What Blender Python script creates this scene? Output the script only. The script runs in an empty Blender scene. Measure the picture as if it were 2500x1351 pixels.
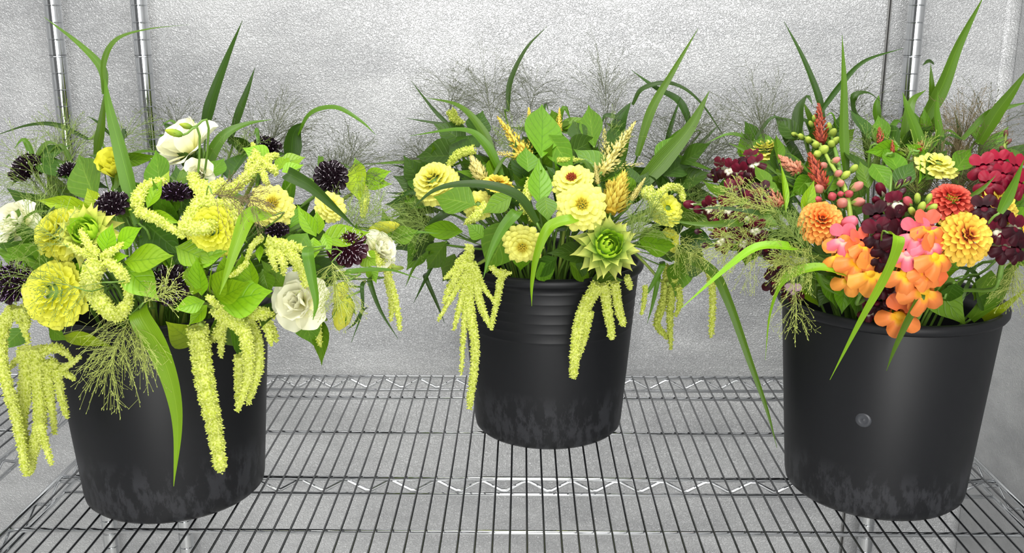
import bpy, math, random
from mathutils import Vector as V, Matrix
random.seed(11)
RND = random.random
def U(a, b): return a + (b - a) * RND()

# ---------------------------------------------------------------- camera
F_PX, CXP, CYP = 2448.0, 1250.0, 675.5
PITCH = math.radians(14.31)
YAW = math.atan(26.0 / (F_PX / math.cos(PITCH)))
CAM = V((0.0, -1.577, 0.571))
FW = V((-math.sin(YAW) * math.cos(PITCH), math.cos(YAW) * math.cos(PITCH), -math.sin(PITCH)))
RT = V((math.cos(YAW), math.sin(YAW), 0))
UP = RT.cross(FW)
sc = bpy.context.scene
COL = sc.collection
cd = bpy.data.cameras.new('camera')
cam = bpy.data.objects.new('camera', cd)
COL.objects.link(cam)
cd.sensor_width = 36.0
cd.lens = F_PX / 2500.0 * 36.0
cd.clip_start = 0.02
m3 = Matrix((RT, UP, -FW)).transposed()
cam.matrix_world = Matrix.Translation(CAM) @ m3.to_4x4()
sc.camera = cam

# ---------------------------------------------------------------- light
w = bpy.data.worlds.new('cooler_room_light')
sc.world = w
w.use_nodes = True
w.node_tree.nodes['Background'].inputs[0].default_value = (0.97, 0.985, 1.0, 1)
w.node_tree.nodes['Background'].inputs[1].default_value = 0.14
def area(name, loc, target, sx, sy, power, color=(1, 1, 1)):
    d = bpy.data.lights.new(name, 'AREA')
    d.shape = 'RECTANGLE'; d.size = sx; d.size_y = sy; d.energy = power; d.color = color
    o = bpy.data.objects.new(name, d); COL.objects.link(o)
    o.location = loc
    o.rotation_euler = (V(target) - V(loc)).to_track_quat('-Z', 'Y').to_euler()
    return o
area('ceiling_light_panel', (0.0, -1.0, 1.66), (0.0, -0.55, 0.0), 4.2, 1.2, 66, (1.0, 0.985, 0.95))
area('ceiling_dome_lamp', (0.05, -0.95, 1.60), (0.05, -0.05, 0.35), 0.4, 0.3, 11, (1.0, 0.99, 0.96))
area('front_fill_light', (0.1, -3.3, 0.50), (0.0, 0.0, 0.0), 1.1, 1.9, 70, (1.0, 0.99, 0.97))  # unseen fill light added behind the camera to brighten the lower wall
vs = sc.view_settings
vs.view_transform = 'Standard'; vs.look = 'None'; vs.gamma = 1.0; vs.use_curve_mapping = False
vs.exposure = -0.13
sc.cycles.max_bounces = 5
sc.cycles.diffuse_bounces = 3
sc.cycles.glossy_bounces = 4
sc.cycles.transparent_max_bounces = 6

# ---------------------------------------------------------------- pixel helpers (photo is 2500 x 1351)
def ray(px, py): return FW * F_PX + RT * (px - CXP) - UP * (py - CYP)
def at_y(px, py, y):
    d = ray(px, py); return CAM + d * ((y - CAM.y) / d.y)
def at_z(px, py, z=0.0):
    d = ray(px, py); return CAM + d * ((z - CAM.z) / d.z)
def metres(npx, p): return npx * (V(p) - CAM).dot(FW) / F_PX

class Bunch: pass
def bunch(x, y, px, py, rx, ry, rz):
    b = Bunch(); b.x = x; b.y = y; b.c = at_y(px, py, y); b.r = V((rx, ry, rz)); return b
B0 = bunch(-.436, -.416, 430, 585, .255, .18, .115)
B1 = bunch(.0384, -.203, 1345, 500, .195, .165, .115)
B2 = bunch(.4467, -.400, 2190, 545, .225, .165, .115)
def S(b, px, py, k=1.0):
    """point of the bouquet's rounded outside that this pixel looks at"""
    d = ray(px, py).normalized(); o = CAM - b.c; r = b.r * k
    D = V((d.x / r.x, d.y / r.y, d.z / r.z)); O = V((o.x / r.x, o.y / r.y, o.z / r.z))
    A = D.dot(D); Bq = D.dot(O); Cq = O.dot(O) - 1
    disc = Bq * Bq - A * Cq
    t = (-Bq - math.sqrt(disc)) / A if disc > 0 else -Bq / A
    p = CAM + d * t
    if p.y > 0.02: p = at_y(px, py, 0.02)
    return p

# ---------------------------------------------------------------- materials
def lin(c):
    return tuple((x / 255 / 12.92) if x / 255 <= .04045 else ((x / 255 + .055) / 1.055) ** 2.4 for x in c)
MC = {}
def nodes_of(m):
    m.use_nodes = True
    nt = m.node_tree
    return nt, nt.nodes, nt.links, nt.nodes['Principled BSDF']
def petal_mat(name, base, tip=None, rough=.55, trans=.22, pos=(.25, .8), var=.10, spec=.3):
    if name in MC: return MC[name]
    m = bpy.data.materials.new(name); nt, N, L, P = nodes_of(m)
    tip = tip or base
    tc = N.new('ShaderNodeTexCoord'); sp = N.new('ShaderNodeSeparateXYZ'); L.new(tc.outputs['UV'], sp.inputs[0])
    rp = N.new('ShaderNodeValToRGB'); L.new(sp.outputs['Y'], rp.inputs[0])
    rp.color_ramp.elements[0].position = pos[0]; rp.color_ramp.elements[0].color = (*lin(base), 1)
    rp.color_ramp.elements[1].position = pos[1]; rp.color_ramp.elements[1].color = (*lin(tip), 1)
    oi = N.new('ShaderNodeObjectInfo'); mr = N.new('ShaderNodeMapRange')
    L.new(oi.outputs['Random'], mr.inputs[0]); mr.inputs[3].default_value = 1 - var; mr.inputs[4].default_value = 1 + var
    hs = N.new('ShaderNodeHueSaturation'); L.new(rp.outputs[0], hs.inputs['Color']); L.new(mr.outputs[0], hs.inputs['Value'])
    L.new(hs.outputs[0], P.inputs['Base Color'])
    P.inputs['Roughness'].default_value = rough; P.inputs['Specular IOR Level'].default_value = spec
    if trans:
        t = N.new('ShaderNodeBsdfTranslucent'); L.new(hs.outputs[0], t.inputs[0])
        mx = N.new('ShaderNodeMixShader'); mx.inputs[0].default_value = trans
        L.new(P.outputs[0], mx.inputs[1]); L.new(t.outputs[0], mx.inputs[2]); L.new(mx.outputs[0], N['Material Output'].inputs[0])
    MC[name] = m; return m
def leaf_mat(name, col, vein, trans=.3, nv=7.0, rough=.42, strips=False, var=.16):
    """leaf blade with midrib and side veins laid out on the leaf's own UVs"""
    if name in MC: return MC[name]
    m = bpy.data.materials.new(name); nt, N, L, P = nodes_of(m)
    tc = N.new('ShaderNodeTexCoord'); sp = N.new('ShaderNodeSeparateXYZ'); L.new(tc.outputs['UV'], sp.inputs[0])
    def M(op, a, b=None, c=None):
        n = N.new('ShaderNodeMath'); n.operation = op
        for i, v in enumerate((a, b, c)):
            if v is None: continue
            if isinstance(v, (int, float)): n.inputs[i].default_value = v
            else: L.new(v, n.inputs[i])
        return n.outputs[0]
    u = M('ABSOLUTE', M('SUBTRACT', sp.outputs['X'], .5))
    if strips:
        v = M('MULTIPLY', u, 75.0)
    else:
        v = M('MULTIPLY', M('SUBTRACT', sp.outputs['Y'], M('MULTIPLY', u, .55)), nv * 6.283)
    s = M('POWER', M('ADD', M('MULTIPLY', M('SINE', v), .5), .5), 9.0 if not strips else 2.0)
    mid = M('SUBTRACT', 1.0, M('MINIMUM', M('DIVIDE', u, .03), 1.0))
    oi = N.new('ShaderNodeObjectInfo'); mr = N.new('ShaderNodeMapRange')
    L.new(oi.outputs['Random'], mr.inputs[0]); mr.inputs[3].default_value = 1 - var; mr.inputs[4].default_value = 1 + var
    mix = N.new('ShaderNodeMixRGB'); mix.inputs[1].default_value = (*lin(col), 1); mix.inputs[2].default_value = (*lin(vein), 1)
    fac = M('MINIMUM', M('ADD', M('MULTIPLY', s, .38 if not strips else .16), M('MULTIPLY', mid, .7)), 1.0)
    L.new(fac, mix.inputs[0])
    nz = N.new('ShaderNodeTexNoise'); nz.inputs['Scale'].default_value = 14; L.new(tc.outputs['Object'], nz.inputs['Vector'])
    hs = N.new('ShaderNodeHueSaturation'); L.new(mix.outputs[0], hs.inputs['Color'])
    L.new(M('MULTIPLY', mr.outputs[0], M('ADD', .8, M('MULTIPLY', nz.outputs[0], .4))), hs.inputs['Value'])
    hr = N.new('ShaderNodeMapRange'); L.new(oi.outputs['Random'], hr.inputs[0]); hr.inputs[3].default_value = .492; hr.inputs[4].default_value = .508
    L.new(hr.outputs[0], hs.inputs['Hue'])
    L.new(hs.outputs[0], P.inputs['Base Color'])
    P.inputs['Roughness'].default_value = rough; P.inputs['Specular IOR Level'].default_value = .4
    bp = N.new('ShaderNodeBump'); bp.inputs['Strength'].default_value = .28 if not strips else .12; bp.inputs['Distance'].default_value = .0012
    L.new(M('SUBTRACT', 1.0, M('MAXIMUM', s, mid)), bp.inputs['Height']); L.new(bp.outputs[0], P.inputs['Normal'])
    t = N.new('ShaderNodeBsdfTranslucent'); L.new(hs.outputs[0], t.inputs[0])
    mx = N.new('ShaderNodeMixShader'); mx.inputs[0].default_value = trans
    L.new(P.outputs[0], mx.inputs[1]); L.new(t.outputs[0], mx.inputs[2]); L.new(mx.outputs[0], N['Material Output'].inputs[0])
    MC[name] = m; return m
def plain(name, col, rough=.5, metal=0.0, spec=.5, trans=0.0):
    if name in MC: return MC[name]
    m = bpy.data.materials.new(name); nt, N, L, P = nodes_of(m)
    P.inputs['Base Color'].default_value = (*lin(col), 1); P.inputs['Roughness'].default_value = rough
    P.inputs['Metallic'].default_value = metal; P.inputs['Specular IOR Level'].default_value = spec
    if trans:
        t = N.new('ShaderNodeBsdfTranslucent'); t.inputs[0].default_value = (*lin(col), 1)
        mx = N.new('ShaderNodeMixShader'); mx.inputs[0].default_value = trans
        L.new(P.outputs[0], mx.inputs[1]); L.new(t.outputs[0], mx.inputs[2]); L.new(mx.outputs[0], N['Material Output'].inputs[0])
    MC[name] = m; return m
def fuzzy(name, c1, c2, scale=420):
    if name in MC: return MC[name]
    m = bpy.data.materials.new(name); nt, N, L, P = nodes_of(m)
    tc = N.new('ShaderNodeTexCoord'); nz = N.new('ShaderNodeTexNoise'); nz.inputs['Scale'].default_value = scale
    L.new(tc.outputs['Object'], nz.inputs['Vector'])
    rp = N.new('ShaderNodeValToRGB'); L.new(nz.outputs[0], rp.inputs[0])
    rp.color_ramp.elements[0].position = .35; rp.color_ramp.elements[0].color = (*lin(c1), 1)
    rp.color_ramp.elements[1].position = .62; rp.color_ramp.elements[1].color = (*lin(c2), 1)
    L.new(rp.outputs[0], P.inputs['Base Color']); P.inputs['Roughness'].default_value = .75; P.inputs['Specular IOR Level'].default_value = .15
    t = N.new('ShaderNodeBsdfTranslucent'); L.new(rp.outputs[0], t.inputs[0])
    mx = N.new('ShaderNodeMixShader'); mx.inputs[0].default_value = .25
    L.new(P.outputs[0], mx.inputs[1]); L.new(t.outputs[0], mx.inputs[2]); L.new(mx.outputs[0], N['Material Output'].inputs[0])
    MC[name] = m; return m
def stucco(name, c1, c2, metal, rough, scale=150, strength=.55):
    m = bpy.data.materials.new(name); nt, N, L, P = nodes_of(m)
    tc = N.new('ShaderNodeTexCoord'); mp = N.new('ShaderNodeMapping'); L.new(tc.outputs['Object'], mp.inputs[0])
    n1 = N.new('ShaderNodeTexNoise'); n1.inputs['Scale'].default_value = scale; n1.inputs['Detail'].default_value = 1.0; n1.inputs['Distortion'].default_value = 1.4
    L.new(mp.outputs[0], n1.inputs['Vector'])
    rr = N.new('ShaderNodeValToRGB'); rr.color_ramp.elements[0].position = .40; rr.color_ramp.elements[1].position = .60
    L.new(n1.outputs[0], rr.inputs[0])
    bp = N.new('ShaderNodeBump'); bp.inputs['Strength'].default_value = strength; bp.inputs['Distance'].default_value = .0012
    L.new(rr.outputs[0], bp.inputs['Height']); L.new(bp.outputs[0], P.inputs['Normal'])
    n2 = N.new('ShaderNodeTexNoise'); n2.inputs['Scale'].default_value = 5.0; n2.inputs['Detail'].default_value = 5; n2.inputs['Roughness'].default_value = .65
    m2 = N.new('ShaderNodeMapping'); m2.inputs['Scale'].default_value = (.8, 1, 2.2); L.new(tc.outputs['Object'], m2.inputs[0]); L.new(m2.outputs[0], n2.inputs['Vector'])
    r2 = N.new('ShaderNodeValToRGB'); r2.color_ramp.elements[0].position = .32; r2.color_ramp.elements[1].position = .62
    r2.color_ramp.elements[0].color = (*lin(c1), 1); r2.color_ramp.elements[1].color = (*lin(c2), 1)
    L.new(n2.outputs[0], r2.inputs[0]); L.new(r2.outputs[0], P.inputs['Base Color'])
    P.inputs['Metallic'].default_value = metal; P.inputs['Roughness'].default_value = rough
    return m
def plastic(name, zband):
    m = bpy.data.materials.new(name); nt, N, L, P = nodes_of(m)
    tc = N.new('ShaderNodeTexCoord'); sp = N.new('ShaderNodeSeparateXYZ'); L.new(tc.outputs['Object'], sp.inputs[0])
    nz = N.new('ShaderNodeTexNoise'); nz.inputs['Scale'].default_value = 34; nz.inputs['Detail'].default_value = 6; nz.inputs['Roughness'].default_value = .7
    mp = N.new('ShaderNodeMapping'); mp.inputs['Scale'].default_value = (1.7, 1.7, .7); L.new(tc.outputs['Object'], mp.inputs[0]); L.new(mp.outputs[0], nz.inputs['Vector'])
    mr = N.new('ShaderNodeMapRange'); L.new(sp.outputs['Z'], mr.inputs[0])
    mr.inputs[1].default_value = zband; mr.inputs[2].default_value = zband - .03; mr.inputs[3].default_value = 0; mr.inputs[4].default_value = 1
    rp = N.new('ShaderNodeValToRGB'); rp.color_ramp.elements[0].position = .48; rp.color_ramp.elements[1].position = .56; L.new(nz.outputs[0], rp.inputs[0])
    mu = N.new('ShaderNodeMath'); mu.operation = 'MULTIPLY'; L.new(mr.outputs[0], mu.inputs[0]); L.new(rp.outputs[0], mu.inputs[1])
    mx = N.new('ShaderNodeMixRGB'); mx.inputs[1].default_value = (*lin((23, 24, 27)), 1); mx.inputs[2].default_value = (*lin((52, 53, 57)), 1)
    m2 = N.new('ShaderNodeMath'); m2.operation = 'MULTIPLY'; L.new(mu.outputs[0], m2.inputs[0]); m2.inputs[1].default_value = .75
    L.new(m2.outputs[0], mx.inputs[0]); L.new(mx.outputs[0], P.inputs['Base Color'])
    P.inputs['Roughness'].default_value = .45; P.inputs['Specular IOR Level'].default_value = .30
    return m

# ---------------------------------------------------------------- mesh helpers
def mesh(name, vs_, fs, mats, uv=None, smooth=True, idx=None):
    me = bpy.data.meshes.new(name)
    me.from_pydata([tuple(v) for v in vs_], [], fs)
    for mm in (mats if isinstance(mats, (list, tuple)) else [mats]): me.materials.append(mm)
    if smooth: me.polygons.foreach_set('use_smooth', [True] * len(me.polygons))
    if idx: me.polygons.foreach_set('material_index', idx)
    if uv:
        l = me.uv_layers.new(name='UVMap')
        li = [0] * len(me.loops); me.loops.foreach_get('vertex_index', li)
        flat = []
        for i in li: flat += uv[i]
        l.data.foreach_set('uv', flat)
    me.update()
    return me
def root(name, label, cat, loc, group=None):
    o = bpy.data.objects.new(name, None); COL.objects.link(o); o.location = loc
    o.empty_display_size = .01
    o['label'] = label; o['category'] = cat
    if group: o['group'] = group
    return o
def part(name, me, parent, M=None, label=None, stuff=False):
    """M: world matrix of the part; None when the mesh holds world coordinates"""
    o = bpy.data.objects.new(name, me); COL.objects.link(o); o.parent = parent
    W = Matrix(); p = parent
    while p: W = p.matrix_basis @ W; p = p.parent
    o.matrix_basis = W.inverted() @ (M if M is not None else Matrix())
    if label: o['label'] = label
    if stuff: o['kind'] = 'stuff'
    return o
def single(name, me, label, cat, kind=None, loc=None):
    o = bpy.data.objects.new(name, me); COL.objects.link(o)
    if loc: o.location = loc
    if label: o['label'] = label; o['category'] = cat
    if kind: o['kind'] = kind
    return o
def boxm(name, lo, hi, mt):
    x0, y0, z0 = lo; x1, y1, z1 = hi
    vs_ = [(x, y, z) for x in (x0, x1) for y in (y0, y1) for z in (z0, z1)]
    fs = [(0, 1, 3, 2), (4, 6, 7, 5), (0, 4, 5, 1), (2, 3, 7, 6), (0, 2, 6, 4), (1, 5, 7, 3)]
    return mesh(name, vs_, fs, mt, smooth=False)
def lathe(prof, seg=48, c=(0, 0, 0)):
    vs_ = []; fs = []
    for r, z in prof:
        for i in range(seg):
            a = 2 * math.pi * i / seg; vs_.append((c[0] + r * math.cos(a), c[1] + r * math.sin(a), c[2] + z))
    for k in range(len(prof) - 1):
        for i in range(seg):
            j = (i + 1) % seg
            fs.append((k * seg + i, k * seg + j, (k + 1) * seg + j, (k + 1) * seg + i))
    return vs_, fs
def catmull(pts, n):
    P = [V(p) for p in pts]
    if len(P) == 2: return [P[0].lerp(P[1], i / (n - 1)) for i in range(n)]
    P = [P[0] * 2 - P[1]] + P + [P[-1] * 2 - P[-2]]
    out = []; segs = len(P) - 3
    for i in range(n):
        t = i / (n - 1) * segs; k = min(int(t), segs - 1); t -= k
        a, b, c, d = P[k:k + 4]
        out.append(.5 * ((2 * b) + (c - a) * t + (2 * a - 5 * b + 4 * c - d) * t * t + (3 * b - a - 3 * c + d) * t ** 3))
    return out
def tangents(path):
    n = len(path); return [(path[min(i + 1, n - 1)] - path[max(i - 1, 0)]).normalized() for i in range(n)]
def tube(path, rad, sides=6, vs_=None, fs=None, cap=True):
    vs_ = [] if vs_ is None else vs_; fs = [] if fs is None else fs
    T = tangents(path); n = len(path); base = len(vs_)
    ref = V((0, 0, 1)) if abs(T[0].z) < .9 else V((1, 0, 0))
    a = T[0].cross(ref).normalized()
    for i in range(n):
        a = (a - T[i] * a.dot(T[i])); a = a.normalized() if a.length > 1e-6 else V((1, 0, 0)); b = T[i].cross(a)
        r = rad[i] if isinstance(rad, list) else rad
        for k in range(sides):
            g = 2 * math.pi * k / sides; vs_.append(path[i] + (a * math.cos(g) + b * math.sin(g)) * r)
    for i in range(n - 1):
        for k in range(sides):
            q = (k + 1) % sides
            fs.append((base + i * sides + k, base + i * sides + q, base + (i + 1) * sides + q, base + (i + 1) * sides + k))
    if cap:
        fs.append(tuple(base + k for k in range(sides))[::-1]); fs.append(tuple(base + (n - 1) * sides + k for k in range(sides)))
    return vs_, fs

# ---------------------------------------------------------------- the cooler room
WALL_Y = 0.05
CORNER = at_y(2484, 0, WALL_Y).x
M_WALL = stucco('embossed_aluminium', (168, 169, 171), (198, 199, 200), .42, .40, 280, .7)
M_FLOOR = stucco('embossed_floor', (196, 196, 195), (214, 214, 212), .1, .6)
single('wall_back', boxm('wall_back', (-2.4, WALL_Y, -.62), (CORNER + .06, WALL_Y + .08, 1.9), M_WALL), None, None, 'structure')
single('wall_right', boxm('wall_right', (CORNER, -3.5, -.62), (CORNER + .06, WALL_Y, 1.9), M_WALL), None, None, 'structure')
single('floor', boxm('floor', (-2.48, -3.58, -.70), (CORNER + .06, WALL_Y + .08, -.62), M_FLOOR), None, None, 'structure')
single('wall_left', boxm('wall_left', (-2.48, -3.5, -.62), (-2.4, WALL_Y + .08, 1.9), M_WALL), None, None, 'structure')
single('wall_front', boxm('wall_front', (-2.48, -3.58, -.62), (CORNER + .06, -3.5, 1.9), M_WALL), None, None, 'structure')
# rounded inside corner of the two sheet metal walls
cv = []; cf = []; rr = .016
for k in range(7):
    a = math.pi / 2 * k / 6
    x = CORNER - rr + rr * math.sin(a); y = WALL_Y - rr + rr * math.cos(a)
    cv += [(x - .0004, y - .0004, -.62), (x - .0004, y - .0004, 1.9)]
for k in range(6): cf.append((2 * k, 2 * k + 1, 2 * k + 3, 2 * k + 2))
single('trim_1', mesh('trim_1', cv, cf, M_WALL), None, None, 'structure')
# upright joint between two wall panels
jx = at_y(2175, 0, WALL_Y - .004).x
jt = single('trim_2', boxm('trim_2', (jx - .0012, WALL_Y - .003, -.62), (jx + .0012, WALL_Y + .0002, 1.9), plain('joint_rubber', (34, 33, 32), .6)), None, None, 'structure')
for s in (-1, 1):
    part('joint_lip', boxm('joint_lip', (jx + s * .0019 - .0007, WALL_Y - .0036, -.62), (jx + s * .0019 + .0007, WALL_Y + .0002, 1.9), plain('joint_metal', (150, 150, 148), .3, .9)), jt)

# ---------------------------------------------------------------- chrome wire shelving
CHROME = plain('chrome', (206, 208, 210), .07, 1.0)
CHROME_W = plain('chrome_wire', (120, 121, 123), .2, 1.0)
SX0, SX1, SDEP = -.600, .613, .762
wx0 = at_z(676.6, 919).x; wsp = (at_z(1716.8, 919).x - wx0) / 36
def straight(a, b, r, sides=8): return tube([V(a), V(b)], r, sides)
def zigzag(pts, r):
    vs_, fs = [], []
    path = []
    for i, p in enumerate(pts):
        p = V(p)
        if 0 < i < len(pts) - 1:
            path += [p.lerp(V(pts[i - 1]), .12), p.lerp(V(pts[i + 1]), .12)]
        else: path.append(p)
    return tube(path, r, 6)
def build_unit():
    u = root('wire_shelving_unit', 'chrome wire shelving unit carrying the three flower buckets', 'shelf', ((SX0 + SX1) / 2, -SDEP / 2, -.62))
    # posts with a groove every inch
    prof = []
    z = -.60
    inch = .0254
    k = 0
    top = 1.25
    while z < top:
        prof += [(.0127, z + .0012), (.0127, z + inch - .0009), (.0116, z + inch - .0003)]
        if k % 8 == 3: prof += [(.0127, z + inch + .0012 - .0006), (.0127, z + inch + .0030), (.0116, z + inch + .0036)]
        z += inch; k += 1
    prof = [(.0127, -.6)] + prof + [(.0127, top), (.002, top + .003)]
    pv, pf = [], []
    for k in range(len(prof) - 1):
        v_, f_ = lathe(prof[k:k + 2], 24); q = len(pv); pv += v_; pf += [tuple(i + q for i in t) for t in f_]
    pm = mesh('post', pv, pf, CHROME)
    me_foot = mesh('foot', *lathe([(.0, 0), (.016, 0), (.018, .006), (.014, .02), (.009, .024), (.0, .024)], 14), plain('foot_metal', (120, 120, 120), .35, 1.0))
    for px_, py_ in ((-.5865, .004), (.598, .004), (-.5865, -SDEP - .004), (.598, -SDEP - .004)):
        p = part('post', pm, u, Matrix.Translation((px_, py_, 0)))
        part('foot', me_foot, p, Matrix.Translation((px_, py_, -.62)))
    # shelf frame: the rail all round
    vs_, fs = [], []
    zt = -.0042
    c = [V((SX0, 0, zt)), V((SX1, 0, zt)), V((SX1, -SDEP, zt)), V((SX0, -SDEP, zt))]
    for i in range(4): tube([c[i], c[(i + 1) % 4]], .0031, 8, vs_, fs)
    zb = -.028
    shelf = part('shelf', mesh('shelf', vs_, fs, CHROME), u)
    for i in range(4):
        part('lower_rail', mesh('lower_rail', *straight(c[i] + V((0, 0, zb - zt)), c[(i + 1) % 4] + V((0, 0, zb - zt)), .0029), CHROME), shelf)
    # collars that clamp the shelf to the posts
    cm = mesh('collar', *lathe([(.0128, -.03), (.017, -.03), (.0185, .0), (.0185, .006), (.0128, .006)], 20), CHROME)
    for px_, py_ in ((-.5865, .004), (.598, .004), (-.5865, -SDEP - .004), (.598, -SDEP - .004)):
        part('collar', cm, shelf, Matrix.Translation((px_, py_, -.004)))
    # cross rods under the wires
    for y in (-.0936, -.2322, -.3800, -.5209, -.662):
        part('cross_rod', mesh('cross_rod', *straight((SX0, y, -.0058), (SX1, y, -.0058), .0031), CHROME), shelf)
    part('lower_rail', mesh('lower_rail', *straight((SX0, -.380, zb), (SX1, -.380, zb), .0027), CHROME), shelf)
    # zigzag trusses
    x = wx0
    while x - 3 * wsp > SX0: x -= 3 * wsp
    zz = []
    xs = x; k = 0
    while xs < SX1 - .004:
        zz.append((xs, -.0075)); zz.append((xs + 1.5 * wsp, zb + .004)); xs += 3 * wsp
    zz = [q for q in zz if q[0] < SX1]
    for y in (0, -.380, -SDEP):
        part('truss_wire', mesh('truss_wire', *zigzag([(a, y, b) for a, b in zz], .0023), CHROME), shelf)
    for x in (SX0, SX1):
        pts = []
        y = -.012
        while y > -SDEP:
            pts += [(x, y, -.0075), (x, y - .0315, zb + .004)]; y -= .063
        part('truss_wire', mesh('truss_wire', *zigzag(pts, .0023), CHROME), shelf)
    # the deck wires, one by one
    wm = mesh('wire', *tube([V((0, -SDEP + .001, -.003)), V((0, -SDEP + .004, -.0014)), V((0, -.004, -.0014)), V((0, -.001, -.003))], .0014, 8), CHROME_W)
    n0 = math.ceil((SX0 + .006 - wx0) / wsp); n1 = math.floor((SX1 - .006 - wx0) / wsp)
    for k in range(n0, n1 + 1):
        part('wire', wm, shelf, Matrix.Translation((wx0 + k * wsp, 0, 0)))
    return u
def copy_tree(o, parent=None):
    c = o.copy(); COL.objects.link(c); c.parent = parent
    for ch in list(o.children): copy_tree(ch, c)
    return c
unit = build_unit()
u2 = copy_tree(unit)
u2.location.x -= 1.317
u2['label'] = 'neighbouring chrome wire shelving unit, only its corner shows beside the yellow tassels'

# ---------------------------------------------------------------- buckets
def bucket(b, label, ridges, zband, rb=.109, rt=.1275, h=.249, seg=72):
    r = root('bucket', label, 'bucket', (b.x, b.y, 0))
    mt = plastic('black_plastic', zband)
    prof = [(0, .0), (rb - .016, 0), (rb - .006, .0015), (rb - .0015, .006), (rb, .014)]
    def R(z): return rb + (rt - rb) * (z - .014) / (h - .014)
    if ridges:
        prof.append((R(.155), .155))
        for k in range(6):
            z = .158 + k * .0135
            prof += [(R(z), z), (R(z) + .00035, z + .0008), (R(z) + .00035, z + .0018), (R(z) + .0000, z + .0028), (R(z + .012), z + .012)]
    prof += [(R(h - .013), h - .013), (rt - .003, h - .008), (rt - .006, h - .03), (rb - .004, .02), (rb - .012, .006), (0, .006)]
    part('body', mesh('body', *lathe(prof, seg), mt), r, Matrix.Translation((b.x, b.y, 0)))
    rim = [(rt - .003, h - .012), (rt + .0035, h - .0125), (rt + .0056, h - .009), (rt + .0056, h - .004), (rt + .0035, h - .0005), (rt, h), (rt - .003, h - .002), (rt - .003, h - .012)]
    part('rim', mesh('rim', *lathe(rim, seg), mt), r, Matrix.Translation((b.x, b.y, 0)))
    return r
bk0 = bucket(B0, 'black plastic bucket standing before the paired chrome posts', False, .085)
bk1 = bucket(B1, 'black plastic bucket with ridged upper wall, in the middle of the shelf', True, .085, rb=.1065, rt=.1265)
bk2 = bucket(B2, 'black plastic bucket with the orange snapdragons, nearest the corner of the room', False, .07)
# moulding nub on the wall of the corner bucket
p = at_y(2101, 1038, B2.y - .118)
dirn = V((p.x - B2.x, p.y - B2.y, 0)).normalized()
rbody = .109 + .0185 * (p.z - .014) / .235
c = V((B2.x, B2.y, p.z)) + dirn * (rbody - .0012)
Mq = Matrix.Translation(c) @ dirn.to_track_quat('Z', 'Y').to_matrix().to_4x4()
part('mould_mark', mesh('mould_mark', *lathe([(.0095, 0), (.0085, .0016), (.006, .0024), (.0045, .0019), (.002, .0016), (0, .0024)], 20), plain('nub_plastic', (58, 60, 65), .35)), bk2, Mq)

# ---------------------------------------------------------------- plant building blocks
LIME = leaf_mat('lime_leaf', (138, 184, 22), (98, 150, 14))
LIME2 = leaf_mat('yellowish_leaf', (160, 186, 30), (126, 158, 22))
GREEN = leaf_mat('green_leaf', (92, 136, 22), (128, 164, 48))
MID = leaf_mat('mid_green_leaf', (110, 156, 22), (84, 130, 16))
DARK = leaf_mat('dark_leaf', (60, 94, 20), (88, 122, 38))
BLADE = leaf_mat('grass_blade_green', (80, 118, 18), (106, 148, 36), strips=True, rough=.4)
BLADE_B = leaf_mat('grass_blade_bright', (132, 178, 26), (158, 200, 54), strips=True, rough=.38)
BLADE_D = leaf_mat('grass_blade_dark', (50, 80, 18), (70, 104, 30), strips=True, rough=.4)
STEM = plain('green_stem', (104, 140, 52), .5)
STEM_P = plain('pale_stem', (150, 172, 72), .5)
TASSEL = fuzzy('amaranth_tassel', (198, 212, 64), (240, 246, 146))
TASSEL_G = fuzzy('amaranth_tassel_green', (170, 188, 62), (218, 226, 116))
PAN_G = plain('panicle_green', (120, 142, 62), .6)
PAN_P = plain('panicle_pale', (166, 178, 88), .6)
PAN_B = plain('panicle_brown', (112, 98, 66), .6)
PAN_D = plain('panicle_dark', (78, 84, 58), .6)

def cvec(r, u, t): return (RT * r + UP * u - FW * t).normalized()
def frame(zdir, roll=0.0):
    z = zdir.normalized(); x = RT - z * RT.dot(z)
    if x.length < 1e-3: x = V((0, 0, 1))
    x.normalize(); y = z.cross(x)
    return Matrix((x, y, z)).transposed().to_4x4() @ Matrix.Rotation(roll, 4, 'Z')

def grid_sheet(prof, ny=4, cup=0.0, curl=0.0, fold=0.0, ruffle=0.0, ruf_n=3, point=0.0, veins=0.0, nv=9, twist=0.0):
    """petal or leaf: length 1 along X, width +-.5 in Y; prof = half-width factors along the length"""
    nx = len(prof) - 1; vs_ = []; uv = []; fs = []
    for i, wd in enumerate(prof):
        x = i / nx
        if isinstance(wd, tuple): x, wd = wd
        for j in range(ny + 1):
            s = -1 + 2 * j / ny
            y = .5 * wd * s
            z = cup * (s * s) * wd * .5 + curl * x * x - fold * abs(s) * wd * -.5
            z += ruffle * math.sin(ruf_n * 6.283 * (s * .5 + .13)) * x ** 2
            z += veins * math.cos((x - abs(s) * wd * .28) * nv * 6.283) * (1 - s * s) * abs(s) * 2
            xx = x - point * s * s * (x ** 4)
            z += twist * s * x * wd * .5
            vs_.append((xx, y, z)); uv.append((.5 + .5 * s, x))
    for i in range(nx):
        for j in range(ny):
            a = i * (ny + 1) + j; fs.append((a, a + ny + 1, a + ny + 2, a + 1))
    return vs_, fs, uv
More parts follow.
